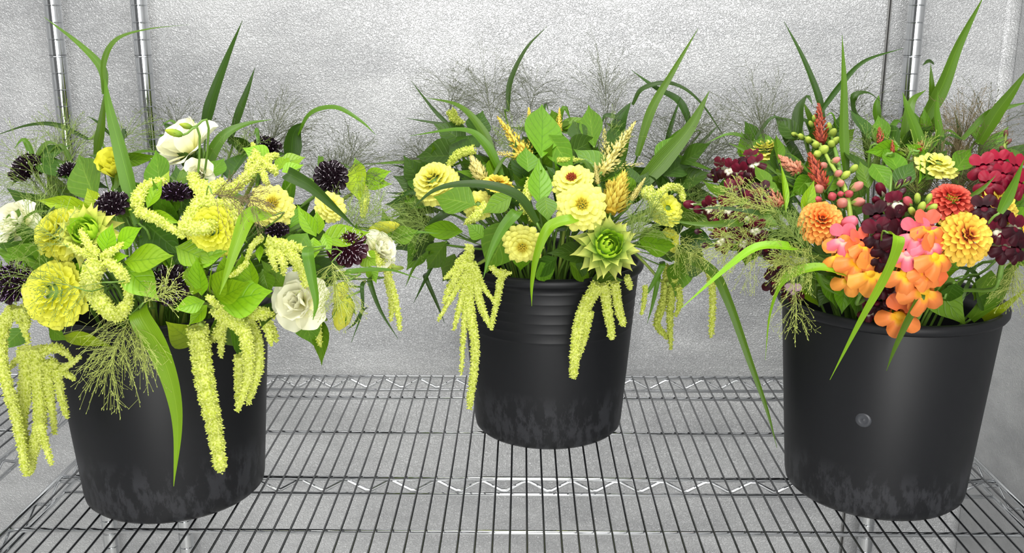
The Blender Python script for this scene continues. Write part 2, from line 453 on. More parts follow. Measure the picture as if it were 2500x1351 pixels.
SHAPES = {
    'petal': lambda: grid_sheet([(0, .30), (.25, .64), (.5, .90), (.74, 1.0), (.9, .84), (.975, .52), (1, .12)], 4, cup=-.22, curl=-.12, point=.05),
    'petal_cup': lambda: grid_sheet([(0, .34), (.25, .70), (.5, .94), (.74, 1.0), (.9, .86), (.975, .55), (1, .14)], 4, cup=.30, curl=.10, point=.06),
    'petal_narrow': lambda: grid_sheet([(0, .34), (.25, .56), (.5, .70), (.76, .78), (.91, .68), (.975, .42), (1, .10)], 4, cup=.42, curl=-.10, point=.03),
    'bract': lambda: grid_sheet([.66, .95, 1.0, .80, .46, .16, .01], 4, cup=.26, curl=-.05, fold=.06),
    'bract_in': lambda: grid_sheet([.60, .90, 1.0, .85, .52, .20, .02], 4, cup=.30, curl=.35),
    'liz': lambda: grid_sheet([.22, .62, .92, 1.08, 1.16, 1.10, .84], 8, cup=.30, curl=.10, ruffle=.05, ruf_n=2, point=.10),
    'liz2': lambda: grid_sheet([.26, .66, .98, 1.12, 1.14, 1.02, .74], 8, cup=.36, curl=-.16, ruffle=.06, ruf_n=1.5, point=.08),
    'leaf0': lambda: grid_sheet([.03, .36, .70, .93, 1.0, .95, .80, .58, .32, .13, .01], 8, fold=.22, curl=-.14, veins=.012),
    'leaf1': lambda: grid_sheet([.03, .40, .76, .96, 1.0, .92, .76, .54, .30, .12, .01], 8, fold=.16, curl=-.24, veins=.014, twist=.12),
    'leaf2': lambda: grid_sheet([.03, .32, .64, .88, 1.0, .97, .84, .62, .36, .14, .01], 8, fold=.26, curl=.10, veins=.012, twist=-.10),
    'leaf3': lambda: grid_sheet([.03, .50, .86, 1.0, 1.0, .92, .78, .58, .36, .18, .01], 8, fold=.10, curl=-.32, veins=.010),
}
CACHE = {}
def shape(key, mt):
    k = (key, mt.name)
    if k not in CACHE:
        v, f, uv = SHAPES[key](); CACHE[k] = mesh(key.rstrip('0123456789'), v, f, mt, uv)
    return CACHE[k]

def stem_path(b, p, back, n=14):
    """from a flower down into its bucket, over the rim if it hangs outside"""
    a = RND() * 6.283; q = U(.02, .075)
    side = V((p.x - b.x, p.y - b.y, 0)); d = side.length
    inn = V((b.x, b.y, 0)) + (side.normalized() * min(d * .45, .085) if d > 1e-4 else V((0, 0, 0))) + V((math.cos(a) * .016, math.sin(a) * .016, .262))
    bot = V((b.x, b.y, 0)) - side.normalized() * q * .6 + V((math.cos(a) * .02, math.sin(a) * .02, .012))
    pts = [p, p - back.normalized() * .022]
    if d > .09 and p.z < .34: pts.append(V((b.x, b.y, 0)) + side.normalized() * .112 + V((0, 0, max(.275, p.z - .03))))
    pts += [inn, bot]
    return catmull(pts, n)
def add_stem(b, r_holder, p, back, rad=.0017, mt=None, name='stem'):
    back = back.normalized() + cvec(0, .1, 1) * 1.3
    path = stem_path(b, p, back)
    v, f = tube(path, rad, 6)
    return path[-1], mesh(name, v, f, mt or STEM)

def place_leaf(r, b, base, tip, wpx, mt, kb=1.0, kt=1.05, roll=None, key=None, name='leaf', yy=None):
    if yy is None: p0 = S(b, base[0], base[1], kb); p1 = S(b, tip[0], tip[1], kt)
    else: p0 = at_y(base[0], base[1], yy[0]); p1 = at_y(tip[0], tip[1], yy[1])
    x = p1 - p0; L = x.length; x = x / L
    wd = metres(wpx, (p0 + p1) / 2)
    z = (cvec(0, .25, 1) - x * cvec(0, .25, 1).dot(x))
    if z.length < .05: z = V((0, 0, 1)) - x * x.z
    z.normalize(); y = z.cross(x)
    M = Matrix.Translation(p0) @ Matrix((x, y, z)).transposed().to_4x4() @ Matrix.Rotation(U(-.35, .35) if roll is None else roll, 4, 'X')
    lift = L * .9
    M = M @ Matrix.Diagonal((L, wd * 1.08, lift * .55, 1))
    part(name, shape(key or random.choice(('leaf0', 'leaf1', 'leaf2')), mt), r, M)

def leafy(b, label, leaves, mt=LIME, name='leafy_sprig', cat='leaves', anchor=None, k=1.0, group=None):
    ax, ay = anchor or leaves[0][0]
    p = S(b, ax, ay, k)
    loc, sm = add_stem(b, None, p, cvec(0, .3, 1), .0016)
    r = root(name, label, cat, loc, group)
    part('stem', sm, r)
    for lf in leaves:
        base, tip, wpx = lf[:3]; mt2 = lf[3] if len(lf) > 3 else mt
        place_leaf(r, b, base, tip, wpx, mt2, k, k * (lf[4] if len(lf) > 4 else 1.06))
    return r

# grass blades -------------------------------------------------
def prof_blade(t): return min(1.0, .50 + 1.7 * t) * max(.015, 1 - t ** 1.7) ** .95
def ribbon(path, widths, nrm0, nrm1, fold=.14):
    T = tangents(path); n = len(path); vs_ = []; uv = []; fs = []
    for i in range(n):
        t = i / (n - 1); nn = nrm0.lerp(nrm1, t); nn = nn - T[i] * nn.dot(T[i])
        nn = nn.normalized() if nn.length > 1e-4 else V((0, 0, 1))
        sd = T[i].cross(nn)
        for j in range(5):
            s = -1 + j / 2
            vs_.append(path[i] + sd * (s * widths[i] / 2) + nn * (abs(s) * widths[i] * fold)); uv.append((.5 + .5 * s, t))
    for i in range(n - 1):
        for j in range(4):
            a = i * 5 + j; fs.append((a, a + 5, a + 6, a + 1))
    return vs_, fs, uv
def blade(b, label, blades, cat='grass', name='grass_plant', group=None):
    """blades: (points px, width px, (y start, y end) relative to the bucket, material[, normal start, normal end])"""
    first = True; r = None
    for bl in blades:
        pts, wpx, ys, mt = bl[:4]
        n0 = cvec(*(bl[4] if len(bl) > 4 else (U(-.3, .3), .3, 1))); n1 = cvec(*(bl[5] if len(bl) > 5 else (U(-.5, .5), U(-.2, .5), 1)))
        k = len(pts); P = []
        for i, q in enumerate(pts):
            P.append(at_y(q[0], q[1], b.y + ys[0] + (ys[1] - ys[0]) * i / (k - 1)))
        droop = P[1].z < P[0].z + .35 * abs(P[1].x - P[0].x) and ys[0] < -.01
        if droop: P = [P[0] + (P[0] - P[1]) * .22 - cvec(0, 0, 1) * .03] + P
        path = catmull(P, 6 + 5 * k)
        n = len(path); wm = metres(wpx, P[len(P) // 2])
        wd = [max(.0006, wm * prof_blade(i / (n - 1))) for i in range(n)]
        if first:
            loc, sm = add_stem(b, None, P[0], cvec(0, .2, 1) if droop else (P[1] - P[0]), .0009 if droop else .0014, STEM)
            r = root(name, label, cat, loc, group); part('stem', sm, r); first = False
        v, f, uv = ribbon(path, wd, n0, n1)
        part('blade', mesh('blade', v, f, mt, uv), r)
    return r

# fine flowering grass panicle --------------------------------
def panicle(b, label, base, tip, y, n=46, spread=.5, mt=PAN_G, droop=.10, seeds=True, rad=.0002, group=None, sub=5, name='grass_panicle'):
    p0 = at_y(base[0], base[1], b.y + y[0]); p1 = at_y(tip[0], tip[1], b.y + y[1])
    ax = p1 - p0; L = ax.length; ax.normalize()
    if mt in (PAN_D, PAN_B): p0 = p0 - ax * L * .55 - cvec(0, 0, 1) * .01; L *= 1.5; n = int(n * 1.5)
    sidev = ax.cross(cvec(0, 0, 1)); sidev = sidev.normalized(); dep = ax.cross(sidev)
    vs_, fs = [], []
    def seed(p, d, s):
        k = len(vs_); e = d.cross(V((.3, .5, .8))).normalized() * s * .34; g = d.cross(e).normalized() * s * .34
        vs_.extend([p - d * s, p + e, p + g, p - e, p - g, p + d * s])
        for i in range(4):
            q = (i + 1) % 4; fs.extend([(k, k + 1 + q, k + 1 + i), (k + 5, k + 1 + i, k + 1 + q)])
    for i in range(n):
        t0 = U(0, .8); st = p0 + ax * L * t0
        d = (ax * U(.35, 1.0) + sidev * random.gauss(0, spread * 1.35) + dep * random.gauss(0, spread)).normalized()
        l = L * U(.40, .85) * (1 - .35 * t0); end = st + d * l + V((0, 0, -1)) * l * droop * U(.4, 1.6)
        mid = st + d * l * .5 + V((0, 0, l * .05)) + sidev * l * U(-.05, .05)
        path = catmull([st, mid, end], 5); tube(path, [rad * 1.2, rad * 1.1, rad, rad * .8, rad * .7], 3, vs_, fs, cap=False)
        if seeds: seed(end, (path[-1] - path[-2]).normalized(), .0014)
        for j in range(sub):
            t = U(.25, .95); k = min(3, int(t * 4)); q = path[k].lerp(path[k + 1], t * 4 - k)
            dd = ((path[k + 1] - path[k]).normalized() + V((random.gauss(0, .55), random.gauss(0, .55), random.gauss(0, .45)))).normalized()
            l2 = l * U(.10, .30); e2 = q + dd * l2
            tube([q, e2], rad * .75, 3, vs_, fs, cap=False)
            if seeds: seed(e2, dd, U(.0009, .0014))
    tube([p0, p0 + ax * L * .5, p0 + ax * L * .85], [rad * 1.8, rad * 1.4, rad], 4, vs_, fs, cap=False)
    loc, sm = add_stem(b, None, p0, ax, .0007, STEM)
    r = root(name, label, 'grass', loc, group); part('stem', sm, r)
    part('panicle', mesh('panicle', vs_, fs, mt, smooth=False), r, stuff=True)
    return r

# amaranth ------------------------------------------------------
def strand_mesh(path, rad, mt, taper=.5, lump=0.0, dens=1.0):
    vs_, fs = [], []
    n = len(path); L = sum((path[i + 1] - path[i]).length for i in range(n - 1))
    R = [rad * (1 - taper * (i / (n - 1)) ** 2) * (1 + lump * math.sin(i * 2.1)) for i in range(n)]
    R[-1] *= .6
    tube(path, [q * .82 for q in R], 8, vs_, fs)
    gr = min(.0021, rad * .42)
    T = tangents(path); step = gr * 1.05; m = max(6, int(L / step))
    for i in range(m):
        t = i / (m - 1) * (n - 1); k = min(int(t), n - 2); c = path[k].lerp(path[k + 1], t - k); r = R[k] + (R[k + 1] - R[k]) * (t - k)
        d = T[k]; a = d.cross(V((.31, .22, .92))).normalized(); bb = d.cross(a)
        cnt = max(5, int(6.283 * r / (gr * 1.45)))
        for j in range(cnt):
            g = 6.283 * (j + (i % 2) * .5) / cnt + U(-.2, .2)
            o = (a * math.cos(g) + bb * math.sin(g)); o = (o + d * U(-.3, .6)).normalized()
            p = c + o * (r * .84 + gr * U(-.5, .35)) + d * U(-.4, .4) * step
            s1 = gr * U(.6, 1.3); s2 = gr * U(.48, .74); e = o.cross(d + V((.01, .02, .03))).normalized() * s2; h = o.cross(e).normalized() * s2
            q = len(vs_)
            vs_.extend([p - o * s2, p + e, p + h, p - e, p - h, p + o * s1])
            for z in range(4):
                y = (z + 1) % 4; fs.extend([(q, q + 1 + y, q + 1 + z), (q + 5, q + 1 + z, q + 1 + y)])
    return mesh('tassel', vs_, fs, mt, smooth=False)
def amaranth(b, label, anchor, strands, leaves=(), mt=TASSEL, k=1.04, leafm=None, group=None):
    p = S(b, *anchor, k)
    loc, sm = add_stem(b, None, p, cvec(0, .3, 1), .0022, STEM_P)
    r = root('amaranth_plant', label, 'amaranth', loc, group)
    part('stem', sm, r)
    for st in strands:
        pts, wpx = st[0], st[1]; opt = st[2] if len(st) > 2 else ''
        P = []
        y0 = None
        for i, q in enumerate(pts):
            if 'h' in opt:
                if y0 is None:
                    s0 = S(b, q[0], q[1], k); y0 = s0.y
                    if abs(s0.x - b.x) < .15: y0 = min(y0, b.y - .150)
                P.append(at_y(q[0], q[1], y0 + .004 * math.sin(i * 1.7)))
            else: P.append(S(b, q[0], q[1], k + (.03 if i % 2 else 0)))
        path = catmull(P, max(8, 5 * len(P)))
        rad = metres(wpx, P[0]) / 2
        part('tassel', strand_mesh(path, rad, mt, .35 if 'b' in opt else .6, .13 if 'l' in opt else .05), r)
    for lf in leaves:
        place_leaf(r, b, lf[0], lf[1], lf[2], lf[3] if len(lf) > 3 else (leafm or LIME), k * .98, k * (lf[4] if len(lf) > 4 else 1.05))
    return r

# round flowers -------------------------------------------------
LM = {}
def note(b, px, py, label): LM.setdefault(id(b), []).append((px, py, label))
def flower_base(b, px, py, dpx, face, k, name, label, cat, stem_r=.002, group=None, mt=None):
    note(b, px, py, label)
    p = S(b, px, py, k); R = metres(dpx / 2, p); z = cvec(*face)
    loc, sm = add_stem(b, None, p - z * R * .25, z, stem_r, mt or STEM)
    r = root(name, label, cat, loc, group); part('stem', sm, r)
    return r, p, R, Matrix.Translation(p) @ frame(z, RND() * 6.28)
def petal_at(r, M, me, phi, r0, z0, tilt, L, W, name='petal'):
    Q = M @ Matrix.Rotation(phi, 4, 'Z') @ Matrix.Translation((r0, 0, z0)) @ Matrix.Rotation(-tilt, 4, 'Y') @ Matrix.Rotation(U(-.12, .12), 4, 'X') @ Matrix.Diagonal((L, W, L, 1))
    return part(name, me, r, Q)
def disc(r, M, R, mt, n=26, z=.3, rad=.24, name='flower_disc'):
    vs_, fs = [], []
    for i in range(n):
        t = (i + .5) / n; a = i * 2.39996; rr = rad * R * math.sqrt(t); h = R * (z - .14 * t)
        c = V((rr * math.cos(a), rr * math.sin(a), h)); s = R * .05; q = len(vs_)
        o = V((rr * math.cos(a) * .8, rr * math.sin(a) * .8, R * .5)).normalized()
        e = o.orthogonal().normalized() * s; g = o.cross(e).normalized() * s
        vs_.extend([c - o * R * .2, c + e, c + g, c - e, c - g, c + o * s * 2.2])
        for z_ in range(4):
            y = (z_ + 1) % 4; fs.extend([(q, q + 1 + y, q + 1 + z_), (q + 5, q + 1 + z_, q + 1 + y)])
    part(name, mesh(name, vs_, fs, mt, smooth=False), r, M)
def zinnia(b, px, py, dpx, label, mt, face=(0, .35, 1), k=1.03, rings=((17, -6, .28, .74, .36, .02), (15, 10, .24, .66, .34, .08), (13, 26, .19, .56, .31, .14), (10, 42, .14, .44, .27, .20), (7, 58, .08, .32, .22, .26)), dm=None, key='petal', name='zinnia_flower', cat='flower', group=None):
    r, p, R, M = flower_base(b, px, py, dpx, face, k, name, label, cat, group=group)
    # green calyx
    part('calyx', mesh('calyx', *lathe([(0, -.30 * R), (.10 * R, -.30 * R), (.24 * R, -.12 * R), (.30 * R, .04 * R), (.12 * R, .10 * R), (0, .12 * R)], 10), STEM), r, M)
    me = shape(key, mt)
    for ri, (n, tilt, r0, L, W, z0) in enumerate(rings):
        for i in range(n):
            petal_at(r, M, me, 6.283 * (i + .5 * (ri % 2)) / n + U(-.06, .06), r0 * R, z0 * R, math.radians(tilt + U(-7, 7)), L * R * U(.93, 1.07), W * R * U(.92, 1.08))
    if dm: disc(r, M, R, dm)
    return r
POMPON = ((18, -22, .38, .60, .38, -.02), (19, -6, .40, .52, .36, .07), (18, 8, .38, .46, .34, .16), (16, 22, .34, .41, .31, .25), (13, 36, .27, .36, .28, .32), (10, 52, .18, .32, .25, .37), (6, 70, .08, .28, .22, .40))
FLAT = ((16, -4, .26, .78, .40, .0), (14, 8, .24, .62, .38, .06), (12, 20, .20, .50, .34, .11), (10, 34, .15, .38, .28, .16))
def scabiosa(b, px, py, dpx, label, face=(0, .5, 1), k=1.02, mt=None, pins=32, squash=.62, pm=None):
    mt = mt or SCAB
    r, p, R, M = flower_base(b, px, py, dpx, face, k, 'scabiosa_flower', label, 'flower', .0012)
    pet = shape('liz', mt)
    for i in range(13): petal_at(r, M, pet, 6.283 * i / 13 + U(-.1, .1), .34 * R, -.02 * R, math.radians(U(-18, 12)), .66 * R, .40 * R)
    vs_, fs = [], []; pv, pf = [], []
    n = 74
    for i in range(n):
        t = (i + .5) / n; el = math.acos(1 - t * .95); a = i * 2.39996
        o = V((math.sin(el) * math.cos(a), math.sin(el) * math.sin(a), math.cos(el)))
        c = V((o.x * R * .72, o.y * R * .72, o.z * R * squash))
        e = o.orthogonal().normalized(); g = o.cross(e)
        for j in range(4):
            th = 1.571 * j + U(-.4, .4); d = e * math.cos(th) + g * math.sin(th); q_ = o.cross(d)
            s = R * U(.15, .22); q = len(vs_)
            vs_.extend([c - o * R * .16, c + d * s * .5 + q_ * s * .45 + o * s * .1, c + d * s + o * s * U(.1, .5), c + d * s * .5 - q_ * s * .45 + o * s * .1])
            fs.append((q, q + 1, q + 2, q + 3))
    for i in range(pins):
        t = (i + .5) / pins; el = math.acos(1 - t * .85); a = i * 2.39996 + .7
        o = V((math.sin(el) * math.cos(a), math.sin(el) * math.sin(a), math.cos(el)))
        c = V((o.x * R * .74, o.y * R * .74, o.z * R * squash)); d = (o + V((U(-.5, .5), U(-.5, .5), U(-.3, .3)))).normalized()
        e0 = c + d * R * U(.12, .20)
        tube([c, e0, e0 + d * R * .05], [R * .009, R * .009, R * .024], 4, pv, pf)
    part('florets', mesh('florets', vs_, fs, mt, uv=[(0.5, .5)] * len(vs_), smooth=False), r, M, stuff=True)
    part('stamens', mesh('stamens', pv, pf, pm or PINS, smooth=False), r, M, stuff=True)
    part('core', mesh('core', *lathe([(0, -.2 * R), (.3 * R, -.16 * R), (.62 * R, .05 * R), (.55 * R, .35 * squash * R), (.3 * R, .8 * squash * R), (0, .9 * squash * R)], 14), mt, uv=None), r, M)
    return r
def lisianthus(b, px, py, dpx, label, face=(0, .3, 1), k=1.03, mt=None, whorls=((5, 22, .06, 1.02, .98, .0, 'liz2'), (5, 46, .05, .92, .86, .06, 'liz'), (4, 66, .04, .78, .70, .12, 'liz'), (3, 80, .02, .58, .46, .16, 'liz'))):
    mt = mt or CREAM
    r, p, R, M = flower_base(b, px, py, dpx, face, k, 'lisianthus_flower', label, 'flower', .0016)
    M = M @ Matrix.Translation((0, 0, -.35 * R))
    for wi, (n, tilt, r0, L, W, z0, key) in enumerate(whorls):
        for i in range(n):
            petal_at(r, M, shape(key, mt), 6.283 * (i + .5 * (wi % 2)) / n + U(-.12, .12), r0 * R, z0 * R, math.radians(tilt + U(-6, 6)), L * R * U(.94, 1.05), W * R * U(.94, 1.06))
    part('calyx', mesh('calyx', *lathe([(0, -.22 * R), (.07 * R, -.2 * R), (.15 * R, -.05 * R), (.13 * R, .12 * R), (.0, .14 * R)], 8), STEM), r, M)
    return r
def bud(b, base, tip, wpx, label, mt, k=1.05, name='lisianthus_bud', sep=True):
    p0 = S(b, *base, k); p1 = S(b, *tip, k + .03); L = (p1 - p0).length; rr = metres(wpx / 2, p0); z = (p1 - p0).normalized()
    loc, sm = add_stem(b, None, p0, z, .0012)
    r = root(name, label, 'flower bud', loc); part('stem', sm, r)
    M = Matrix.Translation(p0) @ frame(z)
    v, f = lathe([(0, 0), (.45 * rr, .02 * L), (.85 * rr, .18 * L), (rr, .40 * L), (.86 * rr, .62 * L), (.52 * rr, .84 * L), (.2 * rr, .96 * L), (.02 * rr, L)], 16)
    v = [V((a.x if hasattr(a, 'x') else a[0], a[1], a[2])) for a in v]
    for i in range(len(v)):
        q = v[i]; a = math.atan2(q.y, q.x) + q.z / L * 2.2; s = 1 + .10 * math.sin(a * 4)
        v[i] = V((q.x * s, q.y * s, q.z))
    part('bud', mesh('bud', v, f, mt, uv=[(.5, q.z / L) for q in v]), r, M)
    if sep:
        for i in range(5): petal_at(r, M, shape('bract', GREEN), 1.2566 * i, rr * .55, .02 * L, math.radians(78), L * .5, rr * .5, 'sepal')
    return r
def sunflower(b, px, py, dpx, label, face, m_out, m_in, k=1.06, name='sunflower_bud'):
    r, p, R, M = flower_base(b, px, py, dpx, face, k, name, label, 'flower', .003)
    for ri, (n, tilt, r0, L, W, z0, key, mt, nm) in enumerate(((11, -14, .34, .74, .46, -.10, 'bract', m_out, 'bract'), (12, 12, .36, .62, .44, .02, 'bract', m_out, 'bract'), (11, 38, .36, .50, .40, .10, 'bract', m_out, 'bract'), (10, 74, .38, .42, .34, .12, 'bract_in', m_in, 'petal'), (9, 84, .28, .38, .28, .14, 'bract_in', m_in, 'petal'), (7, 88, .16, .38, .22, .14, 'bract_in', m_in, 'petal'))):
        for i in range(n): petal_at(r, M, shape(key, mt), 6.283 * (i + .5 * (ri % 2)) / n + U(-.07, .07), r0 * R, z0 * R, math.radians(tilt + U(-9, 9)), L * R * U(.9, 1.1), W * R * U(.92, 1.08), nm)
    part('receptacle', mesh('receptacle', *lathe([(0, -.3 * R), (.2 * R, -.26 * R), (.42 * R, -.1 * R), (.44 * R, .06 * R), (.3 * R, .2 * R), (0, .26 * R)], 18), GREEN), r, M)
    return r
# plumes ---------------------------------------------------------
def celosia(b, base, tip, wpx, label, mt, k=1.03, branches=0, dens=1.0, group=None):
    p0 = S(b, *base, k); p1 = S(b, *tip, k + .02); L = (p1 - p0).length; rad = metres(wpx / 2, p0)
    z = (p1 - p0).normalized(); note(b, *base, label)
    loc, sm = add_stem(b, None, p0, z, .0017)
    r = root('celosia_plume', label, 'flower', loc, group); part('stem', sm, r)
    vs_, fs, uv = [], [], []
    def spike_cone(a, bb, R0, n):
        d = (bb - a); l = d.length; d.normalize(); e = d.orthogonal().normalized(); g = d.cross(e)
        for i in range(n):
            t = (i + .5) / n; th = i * 2.39996 + U(-.3, .3); R = R0 * (min(1, .45 + t * 2.2)) * (1 - t ** 1.6) + R0 * .08
            o = e * math.cos(th) + g * math.sin(th); c = a + d * l * t * .94 + o * R * U(.25, .55)
            ax = (o * (1 - t * .7) + d * U(.7, 1.2)).normalized(); s = max(R0 * .62 * (1 - .45 * t), .0018) * U(.8, 1.25); wv = ax.cross(o + V((.01, 0, .02))).normalized() * s * .20; nn = ax.cross(wv).normalized() * s * .10
            q = len(vs_)
            vs_.extend([c, c + ax * s * .45 + wv, c + ax * s * .45 - wv, c + ax * s * .45 + nn, c + ax * s]); uv.extend([(.5, 0), (.5, .5), (.5, .5), (.5, .5), (.5, 1)])
            fs.extend([(q, q + 1, q + 3), (q, q + 3, q + 2), (q + 1, q + 4, q + 3), (q + 2, q + 3, q + 4), (q, q + 2, q + 1), (q + 1, q + 2, q + 4)])
    spike_cone(p0, p1, rad, int(170 * dens))
    sv = z.cross(cvec(0, 0, 1)).normalized()
    for i in range(branches):
        a = p0.lerp(p1, U(0, .35)); sd = sv * (1 if i % 2 else -1) * U(.4, 1) + cvec(0, 0, 1) * U(-.3, .8)
        spike_cone(a, a + (z + sd * .75).normalized() * L * U(.35, .6), rad * .55, 70)
    tube([p0, p0.lerp(p1, .5), p1], [rad * .3, rad * .25, rad * .05], 6, vs_, fs); uv += [(.5, .3)] * (len(vs_) - len(uv))
    part('plume', mesh('plume', vs_, fs, mt, uv, smooth=False), r, stuff=True)
    return r
# snapdragons ------------------------------------------------------
def ellip(c, rx, ry, rz, n=10, m=6):
    vs_, fs = [], []
    for i in range(m + 1):
        t = math.pi * i / m
        for j in range(n):
            a = 6.283 * j / n; vs_.append((c[0] + rx * math.sin(t) * math.cos(a), c[1] + ry * math.sin(t) * math.sin(a), c[2] + rz * math.cos(t)))
    for i in range(m):
        for j in range(n): fs.append((i * n + j, (i + 1) * n + j, (i + 1) * n + (j + 1) % n, i * n + (j + 1) % n))
    return vs_, fs
def floret_mesh(mu, ml, mpal, mtube):
    """snapdragon flower, unit size: tube along Z, two upper lobes (+Y), three lower lobes (-Y), swollen palate"""
    key = ('floret', mu.name, ml.name, mpal.name, mtube.name)
    if key in CACHE: return CACHE[key]
    vs_, fs, idx, uv = [], [], [], []
    def add(v, f, i, M=None, u=None):
        q = len(vs_); vs_.extend([(M @ V(x)) if M is not None else V(x) for x in v]); fs.extend([tuple(a + q for a in t) for t in f]); idx.extend([i] * len(f)); uv.extend(u or [(.5, .5)] * len(v))
    v, f = lathe([(.10, -.75), (.20, -.7), (.22, -.4), (.25, -.1), (.30, .08)], 12); add(v, f, 3)
    def fan(a0, a1, lobes, r0, r1, zf, dep, ruf, off, i, na=9):
        v, f, u_ = [], [], []; A = na * lobes; nr = 5
        for q in range(nr + 1):
            t = q / nr
            for j in range(A + 1):
                g = a0 + (a1 - a0) * j / A; ph = abs(math.sin(math.pi * lobes * j / A)) ** .75
                rr_ = r0 + (r1 * (1 - dep * (1 - ph)) - r0) * t
                z = zf(t) + ruf * math.sin(j * 2.1 + lobes) * t * t + .10 * (ph - .5) * t
                v.append((off[0] + rr_ * math.cos(g), off[1] + rr_ * math.sin(g), off[2] + z)); u_.append((j / A, t))
        for q in range(nr):
            for j in range(A):
                x = q * (A + 1) + j; f.append((x, x + A + 1, x + A + 2, x + 1))
        add(v, f, i, None, u_)
    fan(math.radians(12), math.radians(168), 2, .12, .66, lambda t: .04 + .16 * t - .10 * t * t, .36, .03, (0, .06, .06), 0)
    fan(math.radians(178), math.radians(362), 3, .10, .76, lambda t: .62 * t - 1.02 * t * t + .26 * t ** 3, .34, .03, (0, .0, .08), 1)
    v, f = ellip((0, -.05, .02), .22, .16, .14); add(v, f, 2)
    CACHE[key] = mesh('floret', vs_, fs, [mu, ml, mpal, mtube], uv, idx=idx)
    return CACHE[key]
def budlet_mesh(mp, mc):
    key = ('budlet', mp.name, mc.name)
    if key in CACHE: return CACHE[key]
    vs_, fs, idx = [], [], []
    v, f = lathe([(0, -.1), (.3, .02), (.46, .3), (.5, .6), (.40, .9), (.18, 1.08), (0, 1.12)], 12)
    v = [(x * (1 + .12 * math.cos(2 * math.atan2(y, x))), y * (1 - .08 * math.cos(2 * math.atan2(y, x))), z) for x, y, z in v]
    vs_ += v; fs += f; idx += [0] * len(f)
    for i in range(5):
        a = 1.2566 * i; q = len(vs_); c, s = math.cos(a), math.sin(a)
        for (rr_, z, w_) in ((.12, -.16, .10), (.40, .10, .20), (.54, .42, .14), (.50, .66, .01)):
            vs_ += [(c * rr_ - s * w_, s * rr_ + c * w_, z), (c * rr_ + s * w_, s * rr_ - c * w_, z)]
        for t in range(3): fs.append((q + 2 * t, q + 2 * t + 1, q + 2 * t + 3, q + 2 * t + 2)); idx.append(1)
    CACHE[key] = mesh('flower_bud', vs_, fs, [mp, mc], [(.5, max(0, min(1, q[2]))) for q in vs_], idx=idx)
    return CACHE[key]
def snapdragon(b, label, axis, florets=(), buds=(), k=1.0, cols=None, stem_m=None, cat='flower', leaves=()):
    """axis: px points of the stem from low to tip; florets (px,py,size px,face,colour key); buds (px,py,size px,up vector,colour key)"""
    P = [S(b, x, y, k) for x, y in axis]; note(b, *axis[len(axis) // 2], label)
    loc, sm = add_stem(b, None, P[0], (P[1] - P[0]), .0022, stem_m or STEM)
    r = root('snapdragon_flower', label, cat, loc); part('stem', sm, r)
    path = catmull(P, 4 * len(P)); n = len(path)
    part('flower_spike', mesh('flower_spike', *tube(path, [.0032 * (1 - .6 * i / n) for i in range(n)], 6), stem_m or STEM), r)
    for (px, py, s, face, key) in florets:
        p = S(b, px, py, k + .07); q = metres(s * (1.42 if key in 'oykc' else 1.12), p)
        z = cvec(*face); up_ = UP - z * UP.dot(z); up_.normalize(); x = up_.cross(z)
        M = Matrix.Translation(p) @ Matrix((x, up_, z)).transposed().to_4x4() @ Matrix.Rotation(U(-.25, .25), 4, 'Z') @ Matrix.Diagonal((q, q, q, 1))
        part('floret', floret_mesh(*SNAP[key]), r, M)
    for (px, py, s, face, key) in buds:
        p = S(b, px, py, k + .03); q = metres(s * 1.08, p); z = cvec(*face)
        part('flower_bud', budlet_mesh(*SNAPB[key]), r, Matrix.Translation(p - z * q * .45) @ frame(z, RND() * 6) @ Matrix.Diagonal((q * .56, q * .56, q * .84, 1)))
    for lf in leaves: place_leaf(r, b, lf[0], lf[1], lf[2], lf[3] if len(lf) > 3 else GREEN, k, k * 1.05)
    return r

# flower materials
Y_PALE = petal_mat('pale_yellow_petal', (220, 212, 78), (240, 238, 122))
Y_LEMON = petal_mat('lemon_petal', (228, 228, 48), (242, 243, 98))
Y_GOLD = petal_mat('gold_petal', (220, 178, 40), (238, 212, 84))
ORANGE = petal_mat('orange_petal', (226, 112, 44), (244, 176, 88))
PEACH = petal_mat('yellow_peach_petal', (222, 132, 74), (242, 208, 84), pos=(.1, .6))
CORAL = petal_mat('coral_petal', (196, 60, 52), (226, 104, 84))
CREAM = petal_mat('cream_petal', (236, 234, 150), (250, 249, 220), pos=(.05, .5), rough=.5, var=.04)
GBUD = petal_mat('green_lisianthus_bud', (112, 150, 40), (176, 190, 60), pos=(.1, .8))
YBUD = petal_mat('yellow_bud', (206, 214, 60), (240, 238, 84), pos=(.1, .6))
YLIZ = petal_mat('yellow_lisianthus', (222, 222, 50), (240, 238, 84))
SCAB = petal_mat('near_black_petal', (20, 8, 16), (30, 12, 24), rough=.5, trans=0, var=.2)
SCAB_M = petal_mat('maroon_petal', (46, 10, 24), (60, 16, 30), rough=.5, trans=0, var=.2)
PINS = plain('pale_stamen', (226, 214, 226), .5)
PINS_V = plain('lilac_stamen', (168, 140, 190), .5)
DISC_Y = plain('flower_disc_yellow', (196, 176, 50), .7)
DISC_R = plain('flower_disc_red', (150, 62, 30), .7)
DISC_G = plain('flower_disc_green', (170, 182, 70), .7)
BRACT_P = petal_mat('pale_bract', (178, 196, 74), (222, 222, 110), pos=(.1, .8))
BRACT_G = petal_mat('green_bract', (110, 150, 48), (206, 208, 104), pos=(.15, .95))
BRACT_C = petal_mat('chartreuse_petal', (150, 200, 40), (190, 222, 60))
CEL_Y = petal_mat('yellow_plume', (196, 160, 40), (238, 222, 100), trans=.2)
CEL_C = petal_mat('straw_plume', (196, 184, 92), (236, 226, 150), trans=.2)
CEL_R = petal_mat('red_plume', (112, 36, 24), (190, 88, 60), trans=.15)
CEL_P = petal_mat('pink_plume', (176, 100, 70), (226, 160, 128), trans=.2)
